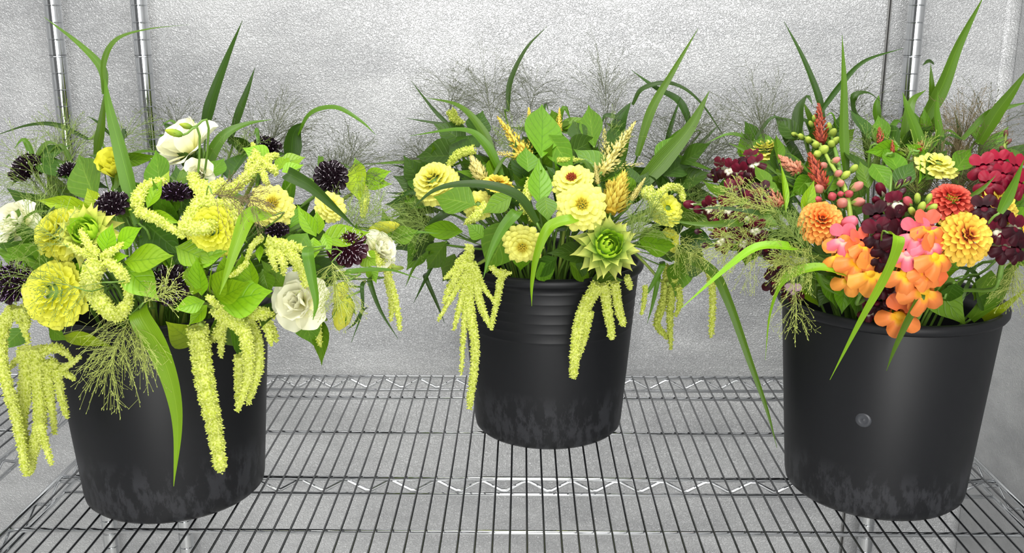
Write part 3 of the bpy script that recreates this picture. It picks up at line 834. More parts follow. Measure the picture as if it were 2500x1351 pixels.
def pm(n, c, t=.2): return petal_mat(n, c, c, rough=.45, trans=t, var=.08)
def lip(n, a, b_): return petal_mat(n, a, b_, rough=.45, trans=.2, var=.08, pos=(.20, .44))
O_L = lip('snap_orange_lip', (250, 186, 40), (238, 136, 66)); O_YL = lip('snap_golden_lip', (250, 196, 44), (244, 160, 66)); K_L = lip('snap_pink_lip', (244, 170, 150), (234, 118, 136)); W_L = lip('snap_white_lip', (228, 224, 198), (66, 6, 22))
O_UP = pm('snap_orange', (238, 116, 62)); O_LO = pm('snap_apricot', (246, 150, 66)); O_PAL = pm('snap_yellow', (250, 190, 44)); O_Y = pm('snap_golden', (242, 176, 70))
K_UP = pm('snap_pink', (224, 96, 112)); K_LO = pm('snap_rose', (236, 122, 140)); K_PAL = pm('snap_light_pink', (240, 150, 160)); CO_UP = pm('snap_coral', (236, 104, 82))
G_UP = petal_mat('snap_burgundy', (72, 6, 24), (92, 10, 34), rough=.5, trans=.05, spec=.2); G_W = pm('snap_white', (226, 222, 196)); G_D = petal_mat('snap_black_red', (34, 3, 12), (52, 5, 18), rough=.5, trans=.03, spec=.2)
R_UP = pm('snap_red', (152, 18, 48), .1); R_LO = pm('snap_crimson', (122, 12, 40), .1); LIL = pm('snap_lilac', (196, 160, 180))
BGRN = plain('calyx_green', (132, 158, 70), .5); BLG = petal_mat('bud_green', (122, 160, 50), (182, 200, 84), rough=.5, pos=(.1, .8)); BPK = petal_mat('bud_pink', (170, 176, 92), (214, 140, 126), rough=.45, pos=(.15, .7)); BPD = petal_mat('bud_rose', (176, 120, 84), (196, 88, 96), rough=.45, pos=(.1, .6)); BBR = plain('bud_brown', (112, 66, 52), .5); BBU = plain('bud_burgundy', (54, 10, 24), .45)
SNAP = {'o': (O_UP, O_L, O_PAL, O_LO), 'y': (O_LO, O_YL, O_PAL, O_Y), 'k': (K_UP, K_L, K_PAL, K_LO), 'c': (CO_UP, O_L, O_UP, K_LO), 'b': (G_UP, G_D, G_UP, G_W), 'w': (G_UP, W_L, G_W, G_W), 'd': (G_D, G_D, G_UP, G_D), 'r': (R_UP, R_LO, R_UP, R_LO), 'l': (LIL, G_D, LIL, G_W)}
SNAPB = {'g': (BLG, BGRN), 'p': (BPK, BGRN), 'q': (BPD, BGRN), 'n': (BBR, BGRN), 'u': (BBU, BGRN), 'k': (K_LO, K_UP), 'b': (G_UP, G_W)}

# ================================================================ bucket before the paired posts
b = B0
zinnia(b, 138, 718, 182, 'large lemon yellow pompon zinnia with tight overlapping petals, above the hanging tassels', Y_LEMON, (-.15, .15, 1), 1.10, POMPON, key='petal_cup')
zinnia(b, 150, 572, 150, 'lemon zinnia half hidden behind the pale pointed sunflower bracts', Y_LEMON, (-.4, .5, 1), 1.0, POMPON, key='petal_cup')
zinnia(b, 522, 562, 150, 'lemon zinnia under the thick curled tassels, by the folded bright blade', Y_LEMON, (0, -.1, 1), 1.04, POMPON, key='petal_cup')
zinnia(b, 664, 500, 118, 'pale yellow open zinnia with a brownish dusting, beside the folded bright blade', Y_PALE, (.35, .35, 1), 1.04, FLAT, dm=DISC_Y)
zinnia(b, 808, 503, 84, 'small pale yellow zinnia behind a dark grass blade, under the black scabiosa', Y_PALE, (.5, .4, 1), 1.0, FLAT, dm=DISC_Y)
sunflower(b, 215, 572, 170, 'pale chartreuse sunflower with pointed bracts beside a dark scabiosa', (-.1, .45, 1), BRACT_P, BRACT_C, 1.04, 'sunflower_bloom')
lisianthus(b, 452, 356, 158, 'large cream white lisianthus with wide petals before the chrome post', (-.6, .7, .6), 1.05, None, ((4, 26, .05, 1.15, 1.3, 0, 'liz2'), (4, 50, .05, 1.05, 1.05, .05, 'liz'), (4, 70, .04, .85, .75, .1, 'liz'), (3, 82, .02, .6, .45, .14, 'liz')))
lisianthus(b, 484, 425, 80, 'cream lisianthus bloom tucked below the large white one', (.1, -.2, 1), 1.0)
lisianthus(b, 728, 737, 150, 'full cream white lisianthus low at the bucket rim behind a hanging blade', (-.25, .1, 1), 1.08)
lisianthus(b, 930, 608, 100, 'cream lisianthus at the bunch edge beside the maroon scabiosa', (.8, .35, .6), 1.06)
lisianthus(b, 38, 545, 130, 'blurred cream lisianthus behind grass haze at the picture edge', (-.4, .4, 1), .92)
lisianthus(b, 280, 412, 140, 'yellow half-open lisianthus behind the tall grass blade', (.1, .5, .8), .98, YLIZ, ((4, 55, .05, 1.0, .85, 0, 'liz'), (4, 70, .04, .9, .7, .06, 'liz'), (3, 82, .02, .7, .5, .1, 'liz')))
bud(b, (446, 330), (402, 318), 19, 'slender green lisianthus bud over the large white bloom', GBUD, 1.5)
bud(b, (470, 312), (437, 303), 15, 'smaller green lisianthus bud above its twin by the white bloom', GBUD, 1.5)
bud(b, (842, 690), (818, 742), 32, 'narrow yellow-green lisianthus bud hanging above a fatter one', YBUD, 1.12)
bud(b, (846, 728), (826, 806), 54, 'fat yellow lisianthus bud, the lowest flower on that edge', YBUD, 1.10)
bud(b, (905, 562), (976, 549), 34, 'pale ribbed bud above the cream lisianthus at the bunch edge', YBUD, 1.0, sep=False)
scabiosa(b, 274, 500, 88, 'near-black scabiosa with white pins beside the tall grass blade', (-.05, .75, 1), 1.04)
scabiosa(b, 428, 474, 96, 'purple-black scabiosa seen from the side between curled tassels', (.1, 1.1, .5), 1.04, squash=.5, pm=PINS_V)
scabiosa(b, 808, 432, 88, 'round near-black scabiosa beside the cupped lime leaf', (.2, .25, 1), 1.03)
scabiosa(b, 848, 604, 104, 'maroon scabiosa dusted with white pins beside the cream lisianthus', (.1, .35, 1), 1.02, SCAB_M, 70)
scabiosa(b, 415, 695, 108, 'near-black scabiosa deep between the lime leaves, low in the bunch', (.1, .2, 1), .99)
scabiosa(b, 36, 690, 112, 'purple-black scabiosa cut by the picture edge beside the large lemon zinnia', (-.1, .3, 1), 1.08, pins=60, pm=PINS_V)
scabiosa(b, 676, 562, 62, 'small violet-pinned scabiosa below the pale open zinnia', (.1, .6, .8), .98, pm=PINS_V)
scabiosa(b, 72, 412, 104, 'dark scabiosa veiled by fine grass before the neighbouring post', (-.2, .8, .6), .9)
scabiosa(b, 168, 420, 64, 'small dark scabiosa behind the broad grey-green leaf', (-.1, .8, .6), .86)
scabiosa(b, 648, 362, 84, 'dark scabiosa at the back behind the upright lime leaves', (.1, .8, .6), .9)

T = lambda *pts: list(pts)
amaranth(b, 'yellow amaranth with a thick looped tassel curling beside the large lemon zinnia', (245, 628),
    [(T((236, 622), (214, 596), (196, 562)), 26), (T((238, 628), (196, 614), (164, 596)), 24), (T((250, 628), (276, 612), (302, 594)), 22),
     (T((240, 640), (222, 672), (228, 712), (252, 748), (286, 768), (312, 742)), 54, 'b'), (T((262, 636), (292, 664), (312, 700), (316, 744)), 32, 'b')],
    [((256, 622), (272, 545), 50), ((282, 604), (350, 556), 58), ((262, 640), (312, 622), 32), ((304, 640), (428, 628), 78), ((302, 650), (388, 732), 74)], k=1.14)
amaranth(b, 'yellow amaranth whose two tassels fork beside the tall grass blade', (336, 512),
    [(T((334, 508), (340, 474), (366, 452), (404, 442)), 34, 'b'), (T((336, 516), (376, 532), (410, 552), (448, 580)), 30)],
    [((360, 508), (398, 440), 42, LIME), ((390, 470), (412, 412), 26, LIME2), ((360, 520), (440, 545), 30)], k=1.08)
amaranth(b, 'dense crossing of thick yellow amaranth tassels above the half hidden zinnia', (520, 520),
    [(T((490, 452), (506, 486), (520, 520)), 44, 'b'), (T((545, 452), (505, 470), (470, 520), (448, 556)), 40, 'b'), (T((440, 556), (500, 556), (540, 534), (590, 522)), 42, 'b'),
     (T((520, 506), (560, 498), (584, 520), (572, 545)), 34, 'b'), (T((470, 430), (480, 460), (500, 490)), 30), (T((536, 452), (560, 462)), 22)],
    [((470, 545), (520, 470), 26)], k=1.10)
amaranth(b, 'yellow amaranth reaching up to a knot of short tassels by two lime leaves', (600, 440),
    [(T((535, 480), (575, 456), (610, 424), (632, 396)), 34, 'b'), (T((636, 400), (620, 384), (600, 410)), 22), (T((640, 404), (624, 376), (618, 352)), 20), (T((642, 400), (660, 384), (678, 380)), 24), (T((648, 406), (668, 412), (674, 426)), 24), (T((640, 414), (648, 440), (656, 452)), 18)],
    [((660, 392), (592, 358), 54), ((682, 400), (746, 386), 42), ((688, 420), (742, 400), 36), ((680, 416), (702, 372), 34)], k=1.06)
amaranth(b, 'yellow amaranth spray fanning over the cream lisianthus beside the hanging blade', (655, 592),
    [(T((652, 588), (690, 596), (730, 606), (752, 618)), 28), (T((660, 596), (664, 630), (676, 662)), 24), (T((672, 598), (690, 640), (692, 668)), 26), (T((690, 602), (712, 626), (736, 656), (748, 700)), 30, 'b'), (T((700, 610), (724, 630), (720, 660)), 24), (T((640, 580), (616, 600), (600, 640)), 18), (T((604, 640), (580, 664), (560, 676)), 16)],
    [((636, 600), (632, 640), 20), ((560, 540), (600, 590), 30)], k=1.10)
amaranth(b, 'amaranth with one long thick knobbly tassel hanging straight down the bucket', (486, 790),
    [(T((482, 800), (490, 860), (498, 920), (512, 990), (526, 1060), (540, 1150)), 56, 'hbl')],
    [((478, 842), (398, 778), 68, LIME2)], k=1.08)
amaranth(b, 'amaranth with forked tassels and a starburst of lime leaves at the bucket rim', (520, 750),
    [(T((528, 752), (552, 775), (590, 800), (604, 850), (606, 920), (580, 1003)), 42, 'h'), (T((600, 778), (624, 830), (630, 900), (606, 985)), 38, 'h'), (T((552, 776), (536, 806), (514, 834)), 30), (T((556, 775), (586, 782), (608, 790)), 26), (T((540, 800), (540, 872)), 24, 'h'), (T((584, 870), (584, 940), (582, 1000)), 30, 'h'), (T((528, 745), (514, 730), (506, 725)), 20)],
    [((528, 738), (668, 712), 100, LIME), ((530, 732), (612, 690), 58, LIME), ((526, 728), (556, 652), 58), ((514, 724), (512, 640), 2), ((500, 736), (424, 758), 42), ((506, 745), (462, 796), 40), ((492, 722), (484, 624), 56), ((560, 800), (640, 870), 66, GREEN), ((530, 770), (600, 868), 80, GREEN), ((618, 708), (604, 614), 46)], k=1.06)
amaranth(b, 'short forked yellow tassels hanging between the cream lisianthus and the bucket edge', (640, 770),
    [(T((632, 760), (652, 800), (662, 842)), 28, 'h'), (T((648, 770), (668, 812), (674, 834)), 22, 'h'), (T((612, 768), (640, 764), (668, 772)), 34)], [], k=1.05)
amaranth(b, 'curtain of long yellow amaranth tassels hanging beside the bucket over the wire shelf', (40, 770),
    [(T((34, 752), (8, 800), (2, 870), (20, 950), (44, 1040), (64, 1160)), 34, 'hb'), (T((60, 850), (66, 900), (58, 970), (52, 1030), (66, 1120)), 40, 'hb'), (T((90, 850), (94, 940), (98, 1030), (84, 1090), (70, 1158)), 38, 'hb'), (T((98, 1040), (112, 1090), (126, 1134)), 22, 'h'), (T((118, 890), (122, 960), (134, 1058)), 28, 'h'), (T((138, 900), (150, 970), (164, 1020)), 24, 'h'),
     (T((36, 752), (54, 790), (70, 836)), 24, 'h'), (T((50, 750), (66, 780), (68, 800)), 22, 'h'), (T((80, 884), (130, 896), (184, 926)), 30, 'h'), (T((100, 860), (140, 850), (180, 880)), 26, 'h'), (T((64, 880), (40, 880), (26, 900)), 20, 'h'), (T((120, 880), (150, 900), (196, 872)), 26, 'h')],
    [((150, 822), (268, 838), 34, LIME2), ((120, 800), (160, 832), 36, GREEN)], TASSEL, k=1.12)
amaranth(b, 'thin single tassel dropping below the full cream lisianthus with a pointed leaf', (775, 770), [(T((772, 770), (778, 820), (784, 872)), 20, 'h')], [((780, 770), (786, 898), 40, GREEN), ((740, 770), (765, 850), 60, GREEN)], k=1.02)
amaranth(b, 'pair of slim tassels dangling under the cream lisianthus at the bunch edge', (952, 650), [(T((944, 660), (962, 720), (972, 770), (976, 806)), 20, 'h'), (T((946, 680), (956, 740), (954, 784)), 18, 'h'), (T((908, 622), (930, 644), (962, 650)), 22), (T((930, 640), (946, 636), (956, 628)), 18)], [((884, 620), (918, 650), 46), ((900, 650), (920, 692), 30)], k=1.05)
amaranth(b, 'amaranth tip with a short upright tassel and cupped lime leaves at the far edge', (882, 440), [(T((884, 458), (890, 490), (886, 530)), 24)],
    [((866, 400), (878, 492), 56, LIME2), ((884, 440), (956, 418), 40), ((882, 450), (958, 452), 38), ((880, 432), (866, 384), 32)], k=1.0)
leafy(b, 'broad grey-green leaf standing behind the long yellowish leaf', [((236, 492), (180, 366), 88, GREEN), ((232, 514), (82, 488), 46, LIME2), ((238, 510), (214, 460), 40, LIME2)], GREEN)
leafy(b, 'broad dark leaves around the forked tassels, below the chrome post', [((392, 470), (384, 372), 64, GREEN), ((350, 540), (440, 620), 110, DARK), ((430, 440), (476, 424), 44, GREEN), ((560, 440), (600, 350), 70, DARK), ((500, 440), (548, 380), 60, GREEN)], GREEN, k=.96)
leafy(b, 'large dark leaf lying toward the picture edge beneath the lemon zinnias', [((150, 660), (-30, 610), 86, GREEN), ((170, 650), (230, 690), 50, LIME), ((60, 800), (0, 860), 90, GREEN)], GREEN, k=1.02)
leafy(b, 'lime leaves below the half hidden lemon zinnia', [((430, 604), (520, 640), 66), ((456, 640), (555, 612), 50), ((470, 720), (486, 626), 58), ((556, 600), (470, 590), 40)], k=1.02)
leafy(b, 'cluster of small lime leaves between the pale zinnia and the maroon scabiosa', [((780, 590), (906, 562), 62), ((772, 578), (724, 500), 36), ((766, 580), (764, 640), 40), ((790, 570), (808, 620), 26), ((750, 570), (700, 640), 60, GREEN), ((778, 572), (772, 515), 34)], k=1.03)
leafy(b, 'green leaves between the amaranth spray and the starburst leaves', [((640, 660), (660, 720), 50, GREEN), ((600, 700), (590, 616), 48), ((560, 690), (548, 620), 46), ((690, 700), (640, 640), 44, GREEN)], k=1.0)
blade(b, 'tall grass whose broad blade crosses the post and splits into two long tips', [(T((338, 545), (318, 460), (292, 360), (266, 260), (254, 180)), 46, (-.17, -.02), BLADE, (-.5, .2, 1), (.6, .2, 1)), (T((256, 230), (250, 170), (196, 110), (108, 42)), 24, (-.03, .03), BLADE, (0, .3, 1), (.2, .4, 1)), (T((255, 230), (254, 150), (286, 96), (360, 72), (462, 60)), 16, (-.03, .0), BLADE, (.6, 0, 1), (0, 1, .6)), (T((236, 380), (248, 310), (256, 220)), 30, (.02, .02), BLADE)])
blade(b, 'long narrow grass blade arching in from the picture edge across the neighbouring post', [(T((215, 340), (140, 306), (70, 306), (-20, 334)), 14, (.06, .10), BLADE_D), (T((270, 330), (240, 300), (214, 284)), 10, (.06, .05), BLADE_D)])
blade(b, 'broad dark upright blade behind the white lisianthus tapering to a fine tip', [(T((496, 330), (516, 250), (552, 150), (592, 50)), 34, (.08, .08), BLADE_D)])
blade(b, 'second dark upright blade beside the large white lisianthus', [(T((560, 350), (586, 270), (604, 220), (622, 166)), 24, (.08, .08), BLADE_D)])
blade(b, 'arching blade from the cream blooms bending flat over the back scabiosa', [(T((504, 448), (510, 390), (546, 332), (600, 304), (664, 292)), 34, (-.02, .04), BLADE, (.9, .2, .8), (.2, .8, .8))])
blade(b, 'dark wide blade folding over at a sharp bend above the black scabiosa', [(T((712, 400), (716, 330), (742, 298)), 54, (.05, .05), BLADE_D, (.4, 0, 1), (.8, .3, .6)), (T((728, 330), (760, 278), (820, 264), (880, 296), (918, 330)), 24, (.05, .02), BLADE, (-.3, .6, .8), (.3, .8, .6))])
blade(b, 'dark blade slanting down past the small pale zinnia', [(T((704, 425), (760, 456), (820, 510), (872, 560)), 40, (-.15, -.17), BLADE_D)])
blade(b, 'bright folded blade dropping from a bend beside the pale open zinnia', [(T((640, 524), (604, 534), (580, 590), (556, 660), (536, 720)), 50, (-.19, -.22), BLADE_B, (.2, .6, .8), (.5, 0, 1))])
blade(b, 'flat blade hanging upright in front of the full cream lisianthus', [(T((752, 616), (762, 680), (772, 740), (764, 782)), 34, (-.22, -.24), BLADE)])
blade(b, 'horizontal glossy blade reaching from the bunch toward the middle bucket', [(T((840, 668), (900, 660), (960, 662), (1030, 684)), 26, (-.17, -.14), BLADE, (.1, .9, .6), (.1, .9, .6))])
blade(b, 'long bright blade hanging down the front of the bucket to a fine point', [(T((342, 768), (388, 850), (422, 950), (434, 1050), (424, 1188)), 66, (-.19, -.165), BLADE_B, (-.3, .3, 1), (.2, 0, 1))])
blade(b, 'thin dark blades hanging below the bunch edge near the slim tassels', [(T((904, 690), (930, 760), (972, 828)), 16, (-.10, -.10), BLADE_D), (T((884, 700), (884, 760), (858, 836)), 12, (-.10, -.10), BLADE_D), (T((884, 760), (866, 790), (846, 806)), 10, (-.10, -.10), BLADE_D)])
panicle(b, 'green grass panicle spilling fine seed threads over the bucket front', (318, 770), (250, 940), (-.19, -.20), 90, .55, PAN_P, .35)
panicle(b, 'fine pale panicle hanging under the looped tassel', (330, 780), (360, 900), (-.19, -.2), 40, .5, PAN_P, .3)
panicle(b, 'green panicle hazing the dark scabiosa at the picture edge', (150, 520), (40, 400), (-.06, .02), 110, .5, PAN_G, .1)
panicle(b, 'airy panicle before the neighbouring chrome post', (170, 470), (150, 300), (.0, .05), 90, .55, PAN_G, .08)
panicle(b, 'sparse panicle between the two posts above the dark scabiosas', (260, 420), (330, 290), (.04, .08), 50, .6, PAN_G, .08)
panicle(b, 'fine dark panicle rising behind the back scabiosa', (640, 400), (690, 250), (.06, .1), 90, .45, PAN_D, .06)
panicle(b, 'panicle bursting sideways between the two yellow-flower bunches', (820, 570), (960, 510), (-.08, -.02), 100, .6, PAN_G, .12)
panicle(b, 'panicle drooping between the maroon scabiosa and the yellow buds', (810, 640), (830, 760), (-.17, -.17), 80, .6, PAN_P, .2)
panicle(b, 'low panicle threading over the large lemon zinnia', (250, 690), (90, 720), (-.24, -.25), 22, .5, PAN_G, .15)
panicle(b, 'brownish panicle tuft lying over the pale open zinnia', (560, 480), (650, 495), (-.19, -.2), 46, .4, PAN_B, .1)

panicle(b, 'fine green threads veiling the cream lisianthus at the picture edge', (160, 600), (30, 500), (-.2, -.18), 46, .7, PAN_G, .1)
panicle(b, 'pale threads crossing the purple-black scabiosa at the picture edge', (180, 700), (10, 660), (-.25, -.26), 26, .5, PAN_G, .1)
panicle(b, 'green panicle wisps standing behind the cupped lime leaf', (800, 480), (900, 380), (.0, .04), 60, .6, PAN_D, .06)
panicle(b, 'thin threads scattered over the low near-black scabiosa', (350, 740), (440, 700), (-.24, -.25), 34, .6, PAN_P, .12)
panicle(b, 'green panicle wisps around the back scabiosa by the arching blade', (560, 430), (600, 330), (.0, .04), 60, .6, PAN_G, .06)

panicle(b, 'dark wisps of panicle low between the paired posts', (120, 440), (210, 330), (.06, .1), 60, .7, PAN_D, .06)
panicle(b, 'sparse dark panicle beside the second post above the white lisianthus', (420, 360), (430, 250), (.08, .12), 40, .6, PAN_D, .06)
panicle(b, 'wide dark panicle under the sharply bent blade', (830, 430), (880, 330), (.06, .1), 50, .7, PAN_D, .06)

# ================================================================ the middle bucket
b = B1
zinnia(b, 1420, 502, 128, 'open pale yellow zinnia with a full centre, the roundest in the middle bucket', Y_PALE, (0, .2, 1), 1.10, FLAT, dm=DISC_Y)
zinnia(b, 1396, 440, 110, 'pale yellow zinnia with a reddish centre just behind the roundest one', Y_PALE, (-.2, .7, 1), 1.02, FLAT, dm=DISC_R)
zinnia(b, 1062, 446, 128, 'pale yellow zinnia tilted outward on the bunch edge under a curved tassel', Y_PALE, (-.35, .6, .8), 1.02, POMPON, key='petal')
zinnia(b, 1214, 446, 84, 'golden yellow zinnia seen edge on above the arching blade', Y_GOLD, (.1, .9, .5), 1.0, FLAT, dm=DISC_Y)
zinnia(b, 1276, 600, 104, 'yellow zinnia facing down over the bucket rim', Y_PALE, (-.1, -.45, .8), 1.12, FLAT, dm=DISC_Y)
zinnia(b, 1168, 500, 80, 'small yellow zinnia buried under the arching blade', Y_PALE, (-.1, .3, 1), .95, FLAT)
zinnia(b, 1636, 588, 66, 'small yellow zinnia at the edge above the hanging leaf', Y_LEMON, (.6, 0, 1), 1.0, FLAT)
zinnia(b, 1628, 510, 90, 'yellow zinnia veiled by grass beneath the hooked tassel', Y_LEMON, (.3, .3, 1), .98, FLAT)
sunflower(b, 1482, 602, 168, 'green sunflower bud with a ring of pointed bracts over the bucket rim', (.15, .2, 1), BRACT_G, BRACT_C, 1.14)
celosia(b, (1490, 520), (1524, 425), 96, 'broad golden celosia plume above the green sunflower bud', CEL_Y, 1.05, 5)
celosia(b, (1470, 420), (1552, 296), 60, 'tall straw-yellow celosia plume leaning beside the dark blades', CEL_C, 1.0, 3)
celosia(b, (1290, 390), (1214, 284), 52, 'golden celosia plume leaning outward under the thin upright blade', CEL_Y, .96, 3)
celosia(b, (1540, 490), (1576, 434), 26, 'small pale celosia spike beside the broad golden plume', CEL_C, 1.06)
celosia(b, (1300, 330), (1290, 262), 34, 'small golden celosia tip beside the large upright leaf', CEL_Y, .9)
celosia(b, (1364, 330), (1366, 262), 26, 'slim orange-gold celosia tip behind the large upright leaf', CEL_Y, .9)
celosia(b, (1460, 450), (1452, 396), 24, 'pale celosia spike between the dark leaves and the straw plume', CEL_C, 1.0)
celosia(b, (1180, 440), (1150, 382), 56, 'straw-coloured celosia behind the golden zinnia', CEL_C, .97, 2)
amaranth(b, 'middle bucket amaranth with a curved tassel over the tilted zinnia', (1150, 372), [(T((1158, 366), (1120, 376), (1094, 404)), 26, 'b')], [((1150, 380), (1090, 350), 60, DARK)], TASSEL_G, k=1.02)
amaranth(b, 'middle bucket amaranth dropping a fan of long tassels beside the rim', (1160, 640),
    [(T((1150, 650), (1118, 700), (1070, 782)), 20, 'h'), (T((1150, 655), (1130, 720), (1108, 804)), 22, 'h'), (T((1156, 660), (1136, 760), (1126, 914)), 20, 'h'), (T((1150, 640), (1146, 740), (1160, 860), (1146, 998)), 28, 'hb'), (T((1160, 660), (1172, 740), (1200, 804)), 24, 'h'), (T((1160, 650), (1180, 700), (1214, 748)), 16, 'h'), (T((1226, 660), (1214, 730), (1200, 800)), 20, 'h'), (T((1142, 640), (1110, 660), (1086, 680)), 20, 'h'), (T((1130, 650), (1100, 700), (1084, 738)), 20, 'h'), (T((1200, 650), (1222, 672), (1248, 666)), 18, 'h'), (T((1146, 600), (1146, 640), (1150, 680)), 24, 'hb'), (T((1150, 620), (1120, 640), (1104, 690)), 20, 'h')],
    [((1110, 640), (1076, 690), 40, GREEN)], TASSEL, k=1.02)
amaranth(b, 'middle bucket amaranth with fat tassels hanging below the green sunflower bud', (1470, 690),
    [(T((1460, 694), (1424, 760), (1408, 830), (1400, 922)), 36, 'hb'), (T((1440, 760), (1422, 840), (1392, 908)), 22, 'h'), (T((1474, 694), (1484, 760), (1494, 828)), 28, 'hb'), (T((1500, 690), (1508, 740), (1522, 796)), 26, 'hb'), (T((1530, 676), (1540, 706)), 18, 'hb')],
    [((1440, 690), (1520, 680), 50, GREEN)], TASSEL, k=1.06)
amaranth(b, 'middle bucket amaranth tassel hooked over the veiled zinnia', (1600, 500), [(T((1596, 486), (1630, 458), (1660, 462), (1668, 490)), 20, 'b'), (T((1580, 460), (1600, 500), (1626, 540)), 30, 'b'), (T((1576, 480), (1572, 470), (1580, 458)), 16)], [], k=1.03)
amaranth(b, 'green tassels trailing from the middle bunch beside a heart-shaped leaf', (1630, 690), [(T((1632, 650), (1622, 730), (1604, 790), (1630, 826)), 26, 'h'), (T((1646, 680), (1636, 760), (1638, 852)), 22, 'h'), (T((1656, 700), (1660, 740), (1650, 772)), 18, 'h'), (T((1576, 700), (1572, 740), (1566, 768)), 14, 'h')], [((1664, 636), (1652, 722), 62, GREEN), ((1640, 620), (1570, 590), 70, MID)], TASSEL_G, k=1.0)
amaranth(b, 'single yellow tassel hanging free between the middle and corner buckets', (1700, 640), [(T((1692, 630), (1726, 652), (1740, 720), (1736, 822)), 22, 'hb')], [], TASSEL, k=1.02)
amaranth(b, 'short pale tassels in the thick of the middle bunch by the narrow lime leaf', (1290, 500), [(T((1300, 440), (1286, 480), (1276, 520)), 30, 'b'), (T((1190, 500), (1160, 530), (1136, 546)), 28), (T((1260, 470), (1290, 510), (1300, 540)), 22)], [], k=1.02)
amaranth(b, 'pale horizontal tassel among the dark back leaves of the middle bunch', (1400, 392), [(T((1360, 392), (1396, 390), (1430, 394)), 14), (T((1100, 270), (1110, 290), (1130, 300)), 26)], [], TASSEL_G, k=.95)
leafy(b, 'large upright lime leaf at the top of the middle bunch', [((1322, 385), (1330, 228), 88, MID, 1.0), ((1340, 330), (1400, 420), 62, GREEN)], mt=MID, k=.98)
leafy(b, 'narrow upright lime leaf in the heart of the middle bunch', [((1318, 500), (1318, 380), 56, MID), ((1290, 420), (1284, 356), 54, GREEN), ((1330, 480), (1340, 540), 50, GREEN)], k=1.08)
leafy(b, 'group of green leaves standing at the back of the middle bunch', [((1450, 360), (1438, 264), 54, GREEN), ((1420, 350), (1400, 300), 46, DARK), ((1490, 380), (1520, 290), 50, DARK), ((1480, 420), (1400, 360), 60, GREEN), ((1380, 380), (1470, 330), 60, DARK)], GREEN, k=.94)
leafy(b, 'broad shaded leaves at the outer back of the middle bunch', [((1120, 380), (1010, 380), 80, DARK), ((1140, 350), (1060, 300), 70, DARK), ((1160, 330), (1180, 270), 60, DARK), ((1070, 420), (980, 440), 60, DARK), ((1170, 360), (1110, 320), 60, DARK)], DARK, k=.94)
leafy(b, 'big green leaf under the arching blade of the middle bunch', [((1160, 500), (1056, 476), 86, GREEN), ((1130, 566), (1014, 556), 44, MID), ((1250, 480), (1176, 520), 50, MID)], k=1.04)
leafy(b, 'heart-shaped green leaf crossed by a folded blade above the bucket rim', [((1252, 536), (1182, 676), 96, GREEN), ((1180, 580), (1140, 548), 40, MID)], k=1.10)
leafy(b, 'drooping pale-veined leaves on the outer side of the middle bunch', [((1090, 590), (1036, 664), 56, GREEN), ((1110, 620), (1086, 700), 50, GREEN), ((1060, 590), (1000, 640), 40, DARK), ((1030, 560), (990, 640), 30, GREEN)], GREEN, k=1.0)
leafy(b, 'dark leaves under the sunflower bud inside the middle bucket', [((1440, 620), (1340, 612), 60, DARK), ((1420, 640), (1400, 690), 40, DARK), ((1320, 640), (1340, 690), 50, GREEN), ((1360, 630), (1290, 680), 46, DARK), ((1390, 640), (1440, 690), 40, GREEN)], DARK, k=.96)
leafy(b, 'lime leaves on the far edge of the middle bunch below the veiled zinnia', [((1560, 590), (1646, 602), 64, MID), ((1680, 640), (1600, 620), 40, GREEN), ((1720, 660), (1660, 640), 50, DARK)], k=1.0)
blade(b, 'thin upright blade curving to a tip high above the middle bunch', [(T((1240, 270), (1246, 200), (1284, 120), (1336, 64)), 16, (.03, .05), BLADE_D)])
blade(b, 'pair of curved blades bending outward from the tilted zinnia', [(T((1224, 430), (1186, 356), (1130, 318), (1000, 332)), 34, (-.08, -.04), BLADE, (.4, .6, .8), (.2, .8, .8)), (T((1210, 400), (1176, 320), (1120, 260), (1036, 238)), 32, (-.04, .02), BLADE, (.4, .5, .8), (.3, .8, .8))])
blade(b, 'straight narrow blades pointing outward at the back of the middle bunch', [(T((1100, 310), (1060, 270), (1004, 198)), 12, (.05, .06), BLADE_D), (T((1130, 310), (1060, 300), (988, 288)), 10, (.05, .05), BLADE_D)])
blade(b, 'broad dark blade arching across the front of the middle bunch', [(T((1310, 545), (1262, 480), (1170, 452), (1070, 462), (998, 516)), 42, (-.20, -.20), BLADE_D, (.2, .8, .8), (-.2, .8, .8))])
blade(b, 'pale folded blade drooping over the heart-shaped leaf', [(T((1260, 520), (1226, 560), (1196, 620), (1180, 680)), 34, (-.21, -.23), BLADE)])
blade(b, 'bright blade bending down over the rim of the middle bucket', [(T((1396, 536), (1340, 556), (1310, 620), (1298, 690), (1298, 748)), 34, (-.20, -.20), BLADE_B, (.3, .7, .7), (.6, .1, .8))])
blade(b, 'long straight blade rising to a tip above the straw plume', [(T((1556, 380), (1590, 270), (1640, 180), (1704, 70)), 26, (.0, .04), BLADE)])
blade(b, 'broad pale blade slanting out of the middle bunch toward the corner bucket', [(T((1556, 460), (1620, 390), (1686, 310), (1732, 222)), 54, (-.06, -.02), BLADE)])
blade(b, 'dark hooped blades looping at the top between middle and corner bunches', [(T((1690, 320), (1660, 250), (1600, 214), (1542, 172)), 22, (.04, .05), BLADE_D), (T((1544, 256), (1570, 216), (1640, 204), (1710, 250), (1790, 370)), 14, (.05, .03), BLADE_D), (T((1624, 360), (1640, 300), (1664, 232)), 14, (.03, .04), BLADE_D)])
blade(b, 'short dark blades bunched before the straw plume top', [(T((1500, 340), (1516, 290), (1540, 250)), 44, (.02, .02), BLADE_D), (T((1520, 290), (1480, 282), (1470, 300)), 14, (.02, .02), BLADE_D), (T((1480, 380), (1500, 320), (1480, 300)), 24, (.03, .03), BLADE)])
